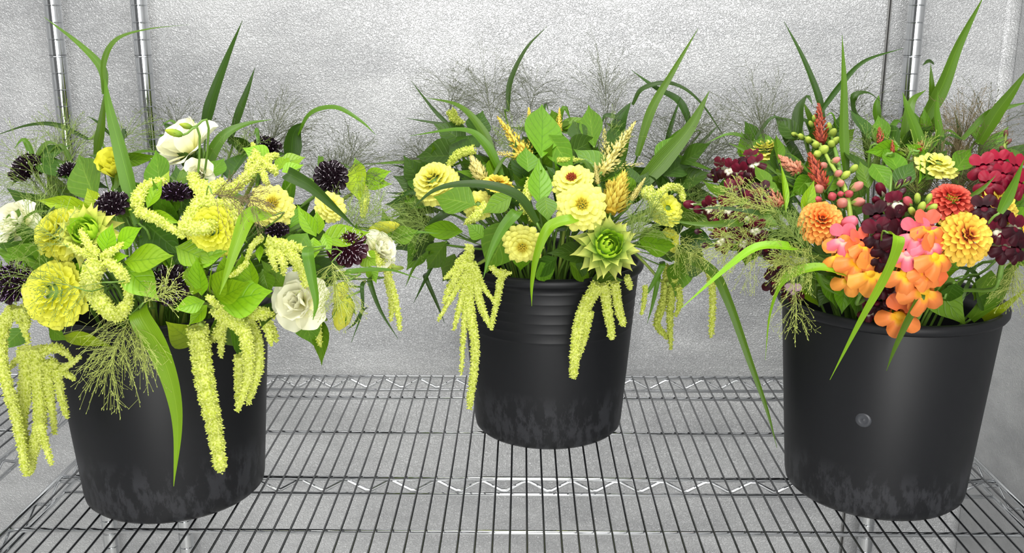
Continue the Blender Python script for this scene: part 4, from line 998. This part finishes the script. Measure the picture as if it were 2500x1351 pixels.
blade(b, 'horizontal blade reaching behind the burgundy snapdragons', [(T((1620, 380), (1680, 396), (1750, 420)), 32, (-.02, -.02), BLADE)])
blade(b, 'long drooping blade falling past the wire shelf between middle and corner buckets', [(T((1672, 630), (1740, 664), (1780, 740), (1830, 880), (1872, 1000), (1897, 1094)), 30, (-.14, -.22), BLADE, (-.4, .6, .8), (-.5, .1, 1))])
blade(b, 'narrow blades hanging from the middle bunch above the back rail', [(T((1616, 650), (1590, 700), (1560, 744)), 18, (-.12, -.12), BLADE), (T((1606, 680), (1594, 740), (1580, 790)), 16, (-.1, -.1), BLADE), (T((1060, 640), (1030, 700), (1010, 740)), 12, (-.05, -.05), BLADE_D), (T((1040, 680), (1066, 740), (1086, 790)), 14, (-.05, -.05), BLADE_D)])
blade(b, 'curved blades bridging the gap toward the cream lisianthus', [(T((1090, 520), (1040, 560), (1010, 610)), 26, (-.1, -.1), BLADE_D), (T((1080, 600), (1020, 640), (990, 700)), 20, (-.08, -.08), BLADE), (T((1060, 480), (1000, 470), (960, 500)), 24, (-.06, -.05), BLADE_D), (T((1100, 400), (1000, 396), (880, 402)), 14, (.0, .02), BLADE)])
panicle(b, 'fine dark panicle cloud high above the tilted zinnia', (1200, 300), (1180, 160), (.04, .08), 60, .55, PAN_D, .04)
panicle(b, 'airy panicle beside the long straight blade', (1480, 310), (1480, 150), (.04, .06), 56, .55, PAN_D, .04)
panicle(b, 'dense panicle haze between the hooped blades and the corner bunch', (1660, 400), (1700, 270), (.02, .05), 120, .6, PAN_D, .06)
panicle(b, 'greenish panicle haze on the outer shoulder of the middle bunch', (1060, 420), (990, 350), (.02, .04), 80, .6, PAN_D, .06)
panicle(b, 'green panicle wrapped round the golden leaning plume', (1280, 460), (1250, 310), (-.06, .0), 80, .4, PAN_G, .05)
panicle(b, 'green panicle fanning at the base of the straw plume', (1440, 440), (1500, 320), (-.06, .0), 80, .4, PAN_G, .05)
panicle(b, 'fresh green panicle brush beside the sunflower bud', (1530, 600), (1610, 500), (-.17, -.16), 110, .4, PAN_G, .06)
panicle(b, 'pale panicle threads hanging between the middle bunch and the burgundy flowers', (1640, 590), (1720, 640), (-.14, -.16), 60, .7, PAN_P, .2)
panicle(b, 'pale threads dangling from the bunch edge toward the cream lisianthus', (1060, 560), (960, 540), (-.1, -.1), 70, .5, PAN_G, .12)

panicle(b, 'wide dark panicle cloud right of the thin upright blade tip', (1290, 280), (1320, 170), (.06, .1), 50, .8, PAN_D, .05)
panicle(b, 'thin dark panicle leaning out from the narrow outer blades', (1100, 300), (1090, 170), (.06, .1), 40, .7, PAN_D, .05)
panicle(b, 'dark panicle haze beneath the broad pale slanting blade', (1720, 420), (1780, 300), (.0, .04), 90, .7, PAN_D, .05)

leafy(b, 'shaded leaves bridging the gap toward the maroon scabiosa', [((1060, 500), (968, 470), 54, GREEN), ((1050, 540), (960, 556), 46, DARK), ((1070, 560), (1000, 620), 50, GREEN), ((1060, 470), (990, 420), 56, DARK), ((1080, 600), (1040, 640), 44, MID)], GREEN, k=.9)
blade(b, 'thin blades crossing the gap beside the pale ribbed bud', [(T((1060, 540), (1000, 520), (930, 540)), 14, (-.04, -.03), BLADE), (T((1070, 520), (1010, 480), (940, 470)), 16, (-.02, -.01), BLADE_D), (T((1080, 580), (1020, 570), (966, 600)), 16, (-.06, -.05), BLADE), (T((1070, 450), (1020, 420), (950, 400)), 14, (.0, .02), BLADE_D)])
r = leafy(b, 'dark leaves deep in the gap between the cream lisianthus and the tilted zinnia', [], k=.8, anchor=(1080, 540))
for q0, q1, wq, mq in (((1050, 470), (960, 430), 56, DARK), ((1050, 500), (940, 500), 60, DARK), ((1050, 540), (950, 545), 54, GREEN), ((1040, 570), (960, 610), 54, DARK), ((1040, 600), (990, 660), 46, GREEN), ((1030, 450), (985, 380), 50, DARK), ((1060, 520), (980, 470), 50, GREEN), ((1020, 560), (930, 580), 40, DARK)):
    place_leaf(r, b, q0, q1, wq, mq, yy=(b.y - .02, b.y - .03))
panicle(b, 'green threads filling the gap before the outer zinnia', (1070, 540), (970, 500), (-.06, -.05), 100, .7, PAN_G, .1)
leafy(b, 'shaded leaves behind the hooked tassel facing the burgundy flowers', [((1640, 470), (1730, 440), 54, DARK), ((1640, 520), (1740, 540), 50, GREEN), ((1660, 580), (1720, 620), 50, DARK), ((1620, 430), (1700, 380), 56, DARK), ((1600, 400), (1660, 330), 50, GREEN)], DARK, k=.92)
r = leafy(b, 'dark leaves deep in the gap between the hooked tassel and the burgundy flowers', [], k=.8, anchor=(1620, 540))
for q0, q1, wq, mq in (((1640, 450), (1740, 420), 56, DARK), ((1640, 490), (1760, 480), 60, DARK), ((1650, 530), (1760, 540), 54, GREEN), ((1660, 570), (1750, 600), 54, DARK), ((1660, 400), (1740, 350), 50, DARK), ((1650, 600), (1730, 640), 44, GREEN), ((1760, 520), (1840, 560), 50, DARK), ((1750, 460), (1840, 450), 50, DARK)):
    place_leaf(r, b, q0, q1, wq, mq, yy=(b.y - .03, b.y - .06))
panicle(b, 'green haze of threads between hooked tassel and burgundy flowers', (1640, 520), (1730, 470), (-.06, -.04), 110, .7, PAN_G, .08)
blade(b, 'fine blades fanning out behind the hooked tassel', [(T((1600, 470), (1680, 440), (1780, 450)), 18, (-.02, .0), BLADE), (T((1610, 440), (1700, 360), (1760, 300)), 16, (.02, .03), BLADE_D), (T((1600, 520), (1690, 500), (1770, 530)), 14, (-.06, -.05), BLADE), (T((1590, 420), (1640, 340), (1690, 300)), 20, (.0, .02), BLADE)])

# ================================================================ the corner bucket
b = B2
zinnia(b, 2004, 542, 122, 'orange zinnia with narrow petals and a small red eye beside pink snapdragons', ORANGE, (-.1, .45, 1), 1.08, POMPON, dm=DISC_R, key='petal_narrow')
zinnia(b, 2356, 580, 150, 'large yellow zinnia with peach petal bases and a reddish eye', PEACH, (.05, .25, 1), 1.10, POMPON, dm=DISC_R, key='petal_narrow')
zinnia(b, 2322, 494, 124, 'coral red zinnia with a gold ring just behind the large yellow one', CORAL, (.0, .9, .7), 1.02, POMPON, dm=DISC_Y, key='petal_narrow')
zinnia(b, 2290, 402, 110, 'pale yellow zinnia at the back among upright blades', Y_PALE, (.1, .8, .6), .9, FLAT)
zinnia(b, 2440, 492, 110, 'golden yellow zinnia between red and burgundy snapdragons', Y_GOLD, (.3, .6, .8), 1.0, FLAT, dm=DISC_Y)
zinnia(b, 2486, 560, 90, 'golden zinnia cut by the picture edge beyond the burgundy florets', Y_GOLD, (.5, .3, 1), .98, FLAT)
zinnia(b, 1868, 376, 104, 'crested yellow zinnia seen edge on above the burgundy snapdragons', Y_PALE, (-.1, .95, .35), .98, POMPON, key='petal')
snapdragon(b, 'orange and pink snapdragon beside the orange zinnia', [(2100, 720), (2085, 640), (2062, 560)],
    [(2058, 584, 42, (-.3, .1, 1), 'k'), (2100, 596, 44, (.4, .3, 1), 'c'), (2052, 622, 50, (-.5, 0, 1), 'y'), (2092, 634, 58, (.1, -.1, 1), 'o'), (2120, 664, 60, (.3, -.1, 1), 'y'), (2076, 676, 50, (-.3, -.3, 1), 'y')], [(2074, 544, 52, (.3, .3, 1), 'k'), (2060, 566, 30, (-.2, .6, .8), 'k')], 1.06)
snapdragon(b, 'orange snapdragon with pink upper florets below the large yellow zinnia', [(2250, 760), (2248, 660), (2256, 520)],
    [(2262, 556, 48, (.2, .3, 1), 'c'), (2232, 574, 46, (-.2, .2, 1), 'k'), (2262, 596, 46, (.2, 0, 1), 'k'), (2216, 618, 44, (-.4, .1, 1), 'k'), (2276, 624, 60, (.4, .1, 1), 'o'), (2214, 664, 62, (-.3, -.1, 1), 'o'), (2256, 664, 48, (.3, .1, 1), 'c'), (2252, 706, 66, (.2, -.2, 1), 'o'), (2196, 768, 56, (-.2, -.1, 1), 'o')],
    [(2250, 506, 30, (.2, .8, .6), 'g'), (2226, 516, 28, (-.5, .5, .6), 'g'), (2276, 508, 28, (.6, .5, .5), 'g'), (2240, 484, 26, (-.2, 1, .4), 'g'), (2268, 484, 24, (.3, 1, .4), 'g'), (2256, 530, 34, (.1, .3, 1), 'p'), (2216, 492, 34, (-.6, .4, .6), 'q'), (2284, 530, 30, (.7, .2, .7), 'p')], 1.06)
snapdragon(b, 'almost black burgundy snapdragon in the centre of the corner bunch', [(2160, 690), (2166, 580), (2176, 430)],
    [(2140, 530, 52, (-.3, .2, 1), 'd'), (2186, 540, 52, (.3, .2, 1), 'd'), (2142, 576, 62, (-.2, 0, 1), 'b'), (2190, 580, 62, (.3, 0, 1), 'd'), (2166, 608, 50, (0, -.2, 1), 'd'), (2184, 500, 44, (.2, .3, 1), 'w'), (2152, 634, 46, (-.1, -.2, 1), 'd')],
    [(2150, 462, 40, (-.5, .6, .6), 'b'), (2176, 482, 40, (.3, .5, .7), 'b'), (2200, 470, 28, (.6, .6, .4), 'u'), (2140, 490, 32, (-.6, .3, .7), 'b'), (2196, 448, 24, (.5, .8, .3), 'u'), (2216, 440, 22, (.7, .8, .3), 'u')], 1.04)
snapdragon(b, 'snapdragon spike with pink buds below and green buds at its nodding top', [(2080, 560), (2066, 470), (2028, 400), (1996, 350), (1940, 328)], [],
    [(1940, 328, 18, (-1, .2, .3), 'g'), (1956, 334, 22, (-.6, .4, .6), 'g'), (1974, 342, 26, (-.4, .2, .8), 'g'), (1992, 354, 30, (-.3, .1, 1), 'g'), (2010, 366, 36, (.2, .2, 1), 'g'), (1996, 376, 30, (-.5, -.1, .8), 'g'), (2040, 392, 26, (.5, .3, .8), 'p'), (2012, 404, 26, (-.6, .1, .8), 'p'), (2046, 424, 28, (.2, .2, 1), 'p'), (2064, 428, 28, (.5, .5, .6), 'g'), (2052, 448, 28, (.0, .1, 1), 'p'), (2000, 462, 36, (-.5, .2, .8), 'p'), (2092, 456, 36, (.5, .4, .7), 'p'), (2032, 480, 34, (-.4, 0, 1), 'q'), (2072, 474, 30, (.2, .1, 1), 'q'), (2056, 496, 42, (-.1, 0, 1), 'p'), (2096, 494, 36, (.5, .1, .9), 'p'), (1998, 488, 28, (-.6, .1, .8), 'q'), (2052, 474, 24, (0, 0, 1), 'q')], 1.0, stem_m=STEM_P)
snapdragon(b, 'green-budded snapdragon tips beside the tall upright blade', [(2050, 420), (2040, 370), (2026, 320)], [],
    [(2024, 312, 26, (-.2, 1, .4), 'g'), (2032, 326, 30, (.3, .6, .8), 'g'), (2040, 344, 28, (.5, .4, .8), 'g'), (2030, 352, 30, (-.2, .2, 1), 'g'), (2084, 412, 26, (.5, .6, .6), 'g'), (1988, 290, 18, (-.3, 1, .3), 'g'), (1980, 304, 20, (-.5, .8, .4), 'g')], .96)
snapdragon(b, 'burgundy and white snapdragon lying out at the top over its neighbours', [(1900, 470), (1850, 430), (1770, 400)],
    [(1756, 414, 42, (-.9, .3, .4), 'b'), (1786, 416, 40, (-.8, .2, .6), 'w'), (1826, 388, 42, (-.5, .8, .4), 'b'), (1812, 424, 40, (-.7, -.1, .7), 'b'), (1846, 404, 38, (-.6, .5, .6), 'w')], [(1736, 430, 22, (-1, .2, .3), 'u'), (1784, 445, 24, (-.3, 0, 1), 'u')], 1.0)
snapdragon(b, 'burgundy and white snapdragon stretched flat toward the middle bucket', [(1900, 520), (1800, 505), (1690, 500)],
    [(1738, 508, 40, (-.9, .1, .5), 'w'), (1796, 464, 44, (-.5, .4, .8), 'b'), (1784, 510, 42, (-.8, .1, .6), 'w'), (1842, 492, 44, (-.7, .3, .7), 'b'), (1826, 532, 40, (-.8, -.1, .6), 'w'), (1860, 470, 40, (-.3, .5, .8), 'd')],
    [(1684, 500, 34, (-1, .1, .3), 'b'), (1706, 512, 34, (-.7, 0, .6), 'b'), (1762, 488, 30, (-.3, .5, .7), 'b'), (1722, 498, 30, (-.4, .3, .8), 'b')], 1.02)
snapdragon(b, 'burgundy and white snapdragon lowest of the flat stems, with white lips', [(1900, 590), (1820, 580), (1730, 560)],
    [(1766, 586, 44, (-.9, 0, .5), 'w'), (1820, 590, 44, (-.9, -.2, .5), 'w'), (1850, 562, 42, (-.7, .2, .7), 'w'), (1872, 608, 40, (-.6, -.4, .7), 'b'), (1800, 556, 38, (-.7, .2, .6), 'd')], [(1750, 544, 32, (-.4, .3, .8), 'b'), (1722, 600, 22, (-.8, 0, .5), 'u'), (1704, 566, 22, (-.8, 0, .5), 'u'), (1740, 576, 24, (-.6, 0, .7), 'u')], 1.04, stem_m=STEM_P)
snapdragon(b, 'burgundy florets with white throats beside the large yellow zinnia', [(2440, 680), (2450, 600), (2430, 500)],
    [(2402, 512, 50, (-.3, .4, 1), 'd'), (2440, 516, 50, (.2, .4, 1), 'b'), (2474, 560, 52, (.5, .2, 1), 'b'), (2450, 606, 50, (.1, 0, 1), 'b'), (2432, 566, 40, (.1, .2, 1), 'w'), (2480, 610, 46, (.5, 0, 1), 'd')], [], 1.06)
snapdragon(b, 'crimson snapdragon with a bare brown-budded tip near the corner of the walls', [(2440, 540), (2442, 440), (2456, 330)],
    [(2400, 410, 50, (-.4, .3, 1), 'r'), (2440, 398, 46, (0, .4, 1), 'r'), (2478, 412, 52, (.5, .3, 1), 'r'), (2414, 450, 46, (-.3, .1, 1), 'r'), (2484, 452, 46, (.5, 0, 1), 'r'), (2446, 430, 44, (.1, .1, 1), 'r')], [(2456, 326, 18, (0, 1, .3), 'n'), (2462, 346, 18, (.5, .6, .5), 'n'), (2446, 364, 20, (-.5, .5, .6), 'n'), (2460, 380, 20, (.5, .4, .7), 'n')], .98, stem_m=STEM_P)
snapdragon(b, 'dark snapdragon florets with white lips deep inside the corner bucket rim', [(2180, 800), (2166, 750), (2150, 690)], [(2140, 740, 44, (-.3, .1, 1), 'd'), (2184, 726, 44, (.2, .2, 1), 'l'), (2150, 700, 40, (.0, .3, 1), 'l'), (2120, 760, 34, (-.3, 0, 1), 'w')], [], .92)
snapdragon(b, 'burgundy and white florets drooping over the outer rim of the corner bucket', [(1960, 680), (1950, 700), (1940, 712)], [(1936, 714, 36, (-.3, -.3, 1), 'l'), (1900, 650, 38, (-.4, 0, 1), 'b'), (1890, 690, 40, (-.5, -.1, 1), 'd')], [], 1.0)
celosia(b, (2006, 350), (1998, 252), 52, 'dark red celosia spike rising beside the green buds', CEL_R, .98)
celosia(b, (2010, 460), (1976, 372), 64, 'rusty red celosia plume above the orange zinnia', CEL_R, 1.02)
celosia(b, (2150, 352), (2146, 300), 26, 'small orange-red celosia tip amid green panicles', CEL_R, .95)
celosia(b, (2180, 372), (2178, 342), 16, 'tiny rust celosia tip below the small orange-red one', CEL_R, .95)
celosia(b, (2246, 368), (2252, 314), 24, 'red celosia tip between the upright blades', CEL_R, .92)
celosia(b, (1910, 500), (1838, 448), 50, 'dusty pink celosia plume leaning over the burgundy snapdragons', CEL_P, 1.06, 3)
celosia(b, (1950, 420), (1900, 380), 50, 'brownish gold celosia behind the crested yellow zinnia', CEL_P, .95, 2)
r = leafy(b, 'broad glossy lime leaf drooping over the front rim of the corner bucket', [], k=.8, anchor=(2262, 690))
place_leaf(r, b, (2258, 676), (2366, 792), 88, MID, yy=(b.y - .09, b.y - .112), roll=.15, key='leaf3')
r = leafy(b, 'green leaves packed inside the front rim of the corner bucket', [], k=.75, anchor=(2010, 690))
for q0, q1, wq, mq, yq in (((1990, 650), (1992, 742), 64, GREEN, -.03), ((1962, 660), (1964, 730), 50, DARK, -.02), ((2026, 660), (2046, 756), 60, GREEN, -.06), ((2064, 680), (2054, 768), 46, MID, -.07), ((1946, 690), (2000, 752), 40, LIME, -.03), ((2100, 690), (2092, 776), 50, GREEN, -.085), ((2150, 720), (2156, 790), 50, GREEN, -.10), ((2030, 700), (1998, 748), 40, DARK, -.05)):
    place_leaf(r, b, q0, q1, wq, mq, yy=(b.y + yq + .01, b.y + yq))
leafy(b, 'dark leaves inside the corner bucket behind the stems', [((2330, 690), (2300, 760), 60, DARK), ((2380, 680), (2400, 760), 60, DARK), ((2240, 700), (2230, 770), 60, DARK), ((2420, 660), (2380, 740), 60, GREEN)], DARK, k=.86)
leafy(b, 'narrow leaves around the dusty pink plume', [((1880, 460), (1842, 398), 36, GREEN), ((1918, 520), (1914, 380), 20, LIME), ((1960, 530), (1986, 440), 34, LIME), ((1900, 550), (1782, 512), 48, GREEN), ((1900, 470), (1860, 440), 24, GREEN)], GREEN, k=1.05)
leafy(b, 'dark leaves standing at the back of the corner bunch', [((1950, 340), (1890, 280), 44, DARK), ((1830, 400), (1812, 320), 46, GREEN), ((1900, 400), (1900, 320), 30, GREEN), ((2120, 340), (2080, 260), 50, DARK), ((2380, 340), (2400, 310), 40, GREEN), ((2470, 400), (2500, 360), 40, GREEN), ((2130, 400), (2180, 460), 50, GREEN)], DARK, k=.95)
blade(b, 'slim dark blade standing highest behind the green snapdragon buds', [(T((2010, 290), (1996, 230), (1960, 140), (1914, 52)), 20, (.08, .10), BLADE_D)])
blade(b, 'narrow blade arching across toward the corner post', [(T((1984, 300), (2050, 210), (2110, 150), (2204, 118)), 17, (.06, .08), BLADE_D)])
blade(b, 'tall straight pale green blade rising in front of the buds', [(T((2066, 430), (2060, 330), (2060, 200), (2056, 86)), 28, (-.06, -.02), BLADE)])
blade(b, 'long broad blade leaning up past the corner post to the picture top', [(T((2240, 320), (2296, 220), (2340, 110), (2402, -10)), 44, (.02, .04), BLADE)])
blade(b, 'upright blade with its tip folded over beside the corner post', [(T((2280, 320), (2276, 240), (2272, 156)), 27, (.04, .04), BLADE), (T((2280, 156), (2266, 150), (2252, 160)), 14, (.04, .02), BLADE_D)])
blade(b, 'pair of broad blades crossing before the pale back zinnia', [(T((2206, 420), (2214, 320), (2226, 250), (2260, 220)), 36, (-.02, .02), BLADE), (T((2256, 430), (2240, 340), (2216, 270), (2204, 226)), 40, (-.05, -.02), BLADE), (T((2268, 430), (2292, 350), (2286, 270), (2290, 220)), 30, (-.03, .0), BLADE)])
blade(b, 'wide pale blade leaving the picture near the corner of the walls', [(T((2390, 350), (2430, 280), (2470, 225), (2512, 165)), 40, (-.03, -.06), BLADE), (T((2350, 340), (2410, 280), (2460, 262), (2510, 250)), 20, (-.02, -.04), BLADE)])
blade(b, 'dark bent blades at the outer back of the corner bunch', [(T((1944, 340), (1950, 270), (1970, 232)), 34, (.04, .04), BLADE_D), (T((1968, 234), (1976, 240), (1984, 256)), 12, (.04, .03), BLADE_D), (T((1990, 320), (1974, 280), (1962, 250)), 20, (.05, .05), BLADE)])
blade(b, 'dark blade hooping over behind the tall straight one', [(T((2140, 340), (2090, 290), (2082, 240), (2120, 228), (2170, 266)), 28, (.04, .04), BLADE_D, (.6, .2, .8), (.2, .9, .5)), (T((2140, 300), (2140, 260), (2146, 232)), 26, (.05, .05), BLADE)])
blade(b, 'bright blade drooping from the corner bunch across the gap to the middle bucket', [(T((1930, 604), (1850, 604), (1780, 650), (1664, 752)), 36, (-.17, -.17), BLADE_B, (.2, .8, .7), (.3, .6, .8))])
blade(b, 'bright blade arching over the rim and hanging down the side of the corner bucket', [(T((2062, 668), (1990, 654), (1916, 680), (1880, 760), (1868, 880)), 34, (-.17, -.15), BLADE_B, (.3, .8, .6), (.7, .1, .8))])
blade(b, 'broad bright blade hanging straight over the front of the corner bucket', [(T((2192, 588), (2156, 680), (2096, 790), (2026, 928)), 38, (-.23, -.165), BLADE_B, (.2, .3, 1), (.2, .1, 1))])
blade(b, 'shorter blade hanging over the front rim of the corner bucket', [(T((2246, 720), (2216, 780), (2184, 850), (2164, 906)), 30, (-.185, -.165), BLADE, (.3, .2, 1), (.2, .1, 1))])
blade(b, 'dark curled blade looping inside the rim of the corner bucket', [(T((2010, 660), (2060, 672), (2090, 710), (2110, 780)), 30, (-.14, -.12), BLADE_D), (T((1990, 660), (2010, 700), (2050, 722)), 20, (-.13, -.13), BLADE)])
blade(b, 'broad blade and thick stems at the edge of the corner bucket', [(T((2370, 780), (2430, 720), (2470, 650), (2520, 600)), 46, (-.08, -.12), GREEN), (T((2400, 780), (2450, 750), (2510, 700)), 26, (-.06, -.1), LIME2), (T((2330, 770), (2360, 700), (2390, 640)), 14, (-.06, -.06), STEM), (T((2370, 660), (2390, 690), (2350, 730)), 14, (-.08, -.08), DARK)])
blade(b, 'pointed blade standing before the golden zinnia at the edge', [(T((2440, 520), (2470, 460), (2500, 390)), 34, (-.19, -.17), BLADE), (T((2370, 480), (2400, 460), (2430, 430)), 14, (-.16, -.15), BLADE)])
blade(b, 'dark flat blades reaching toward the middle bunch under the burgundy flowers', [(T((1850, 520), (1760, 508), (1690, 512)), 16, (-.16, -.15), BLADE_D), (T((1800, 545), (1720, 548), (1640, 540)), 24, (-.15, -.13), BLADE)])
panicle(b, 'brown hazy panicle beside the crimson snapdragon', (2350, 440), (2360, 280), (-.02, .02), 130, .4, PAN_B, .05)
panicle(b, 'green panicle fanning in the centre behind the burgundy snapdragon', (2160, 460), (2110, 330), (-.05, .0), 110, .5, PAN_G, .06)
panicle(b, 'dark panicle haze above the crested yellow zinnia', (1880, 390), (1850, 230), (.03, .08), 90, .6, PAN_D, .05)
panicle(b, 'green panicle bursting sideways beneath the orange zinnia', (1990, 650), (1890, 640), (-.15, -.17), 130, .5, PAN_P, .15)
panicle(b, 'panicle threads dropping over the outer rim of the corner bucket', (1940, 690), (1945, 800), (-.15, -.15), 26, .35, PAN_P, .2)
panicle(b, 'pale panicle across the burgundy and white snapdragons', (1900, 520), (1760, 480), (-.15, -.14), 80, .5, PAN_P, .1)
panicle(b, 'panicle veil before the upright blades of the corner bunch', (2240, 480), (2230, 350), (-.08, -.04), 70, .5, PAN_P, .08)
panicle(b, 'sparse panicle beside the wide blade near the wall corner', (2400, 380), (2440, 240), (.0, .02), 60, .6, PAN_D, .06)
panicle(b, 'golden panicle low at the picture edge of the corner bucket', (2480, 620), (2470, 740), (-.12, -.13), 70, .5, PAN_P, .2)

panicle(b, 'dark panicle haze around the narrow blade by the corner post', (2080, 330), (2100, 210), (.08, .1), 50, .7, PAN_D, .05)
panicle(b, 'olive panicle brush between the orange zinnia and the flat snapdragons', (1960, 600), (1880, 520), (-.16, -.15), 90, .6, PAN_G, .08)
panicle(b, 'olive panicle brush over the crimson and golden flowers', (2400, 520), (2420, 420), (-.1, -.08), 60, .6, PAN_B, .06)

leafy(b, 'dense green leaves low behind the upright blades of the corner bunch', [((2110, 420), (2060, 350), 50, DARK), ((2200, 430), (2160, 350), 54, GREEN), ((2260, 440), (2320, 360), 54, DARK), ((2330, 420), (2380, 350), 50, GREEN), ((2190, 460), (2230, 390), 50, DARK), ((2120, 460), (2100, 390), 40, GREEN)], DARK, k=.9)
blade(b, 'short blades crowding the back of the corner bunch', [(T((2120, 400), (2110, 320), (2090, 270)), 24, (.02, .04), BLADE_D), (T((2180, 400), (2176, 330), (2150, 280)), 22, (.02, .04), BLADE), (T((2320, 400), (2340, 330), (2330, 270)), 22, (.02, .04), BLADE_D), (T((1960, 400), (1920, 340), (1890, 280)), 26, (.04, .05), BLADE_D), (T((1880, 440), (1840, 380), (1780, 350)), 20, (.0, .02), BLADE)])
panicle(b, 'olive threads filling the space above the coral zinnia', (2300, 480), (2290, 360), (-.08, -.05), 80, .6, PAN_B, .06)
panicle(b, 'green threads beneath the flat burgundy stems', (1880, 590), (1740, 600), (-.12, -.14), 80, .6, PAN_P, .12)

# leaves that fill the inside of each bunch
def filler(b, n, label, group, lo, hi):
    for i in range(n):
        a = 6.283 * (i + RND()) / n; el = U(lo, hi); q = U(.45, .72)
        c = b.c + V((math.cos(a) * math.cos(el) * b.r.x * q, math.sin(a) * math.cos(el) * b.r.y * q, math.sin(el) * b.r.z * q))
        loc, sm = add_stem(b, None, c, V((0, 0, 1)), .0018)
        r = root('foliage_branch', label, 'leaves', loc, group); part('stem', sm, r)
        for j in range(7):
            d = (V((c.x - b.x, c.y - b.y, .05)).normalized() + V((U(-1, 1), U(-1, 1), U(-.4, .9)))).normalized()
            L = U(.045, .085); z = (cvec(0, .5, 1) - d * cvec(0, .5, 1).dot(d)); z = z.normalized() if z.length > .05 else d.orthogonal().normalized()
            M = Matrix.Translation(c + V((U(-.02, .02), U(-.02, .02), U(-.03, .02)))) @ Matrix((d, z.cross(d), z)).transposed().to_4x4() @ Matrix.Rotation(U(-.6, .6), 4, 'X') @ Matrix.Diagonal((L, U(.022, .038), L * .5, 1))
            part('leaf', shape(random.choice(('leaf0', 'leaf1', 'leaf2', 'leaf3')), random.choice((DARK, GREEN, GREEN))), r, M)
def backing(b, n, group):
    """leaves and blades just behind the flowers, one sprig behind each of n flowers"""
    marks = [m for m in LM[id(b)] if len(m[2].split()) <= 12]; random.shuffle(marks)
    for i, (mx_, my_, mlabel) in enumerate(marks[:n]):
        x = mx_ + U(-30, 30); y = my_ + U(-34, 22)
        k = U(.78, .95); c = S(b, x, y, k)
        loc, sm = add_stem(b, None, c, cvec(0, .4, 1), .0015)
        r = root('foliage_sprig', 'green leaves behind the ' + mlabel, 'leaves', loc, group); part('stem', sm, r)
        for j in range(4):
            th = U(0, 6.283); L = U(45, 95)
            place_leaf(r, b, (x, y), (x + math.cos(th) * L, y - abs(math.sin(th)) * L * (1 if RND() < .7 else -1)), U(26, 48), random.choice((DARK, GREEN, DARK, MID)), k, k + .05, U(-.7, .7))
        for j in range(2):
            th = U(.2, 2.9); L = U(90, 170); s_ = 1 if RND() < .5 else -1
            P = [S(b, x, y, k), S(b, x + math.cos(th) * L * .5, y - math.sin(th) * L * .45, k + .06), S(b, x + math.cos(th) * L, y - math.sin(th) * L * .45 + 30 * RND(), k + .10)]
            path = catmull(P, 9); wm = metres(U(8, 20), P[0])
            v, f, uv = ribbon(path, [max(.0005, wm * prof_blade(t / 8)) for t in range(9)], cvec(U(-.6, .6), .5, 1), cvec(U(-.8, .8), .6, .8))
            part('blade', mesh('blade', v, f, random.choice((BLADE_D, BLADE, BLADE)), uv), r)
backing(B0, 26, 'sprigs in the bunch before the posts')
backing(B1, 24, 'sprigs in the middle bunch')
backing(B2, 24, 'sprigs in the corner bunch')
filler(B0, 10, 'leafy stem filling the shaded inside of the bunch before the paired posts', 'inner foliage of the bunch before the posts', -.35, .6)
filler(B1, 9, 'leafy stem filling the shaded inside of the middle bunch', 'inner foliage of the middle bunch', -.3, .7)
filler(B2, 9, 'leafy stem filling the shaded inside of the corner bunch', 'inner foliage of the corner bunch', -.2, .7)
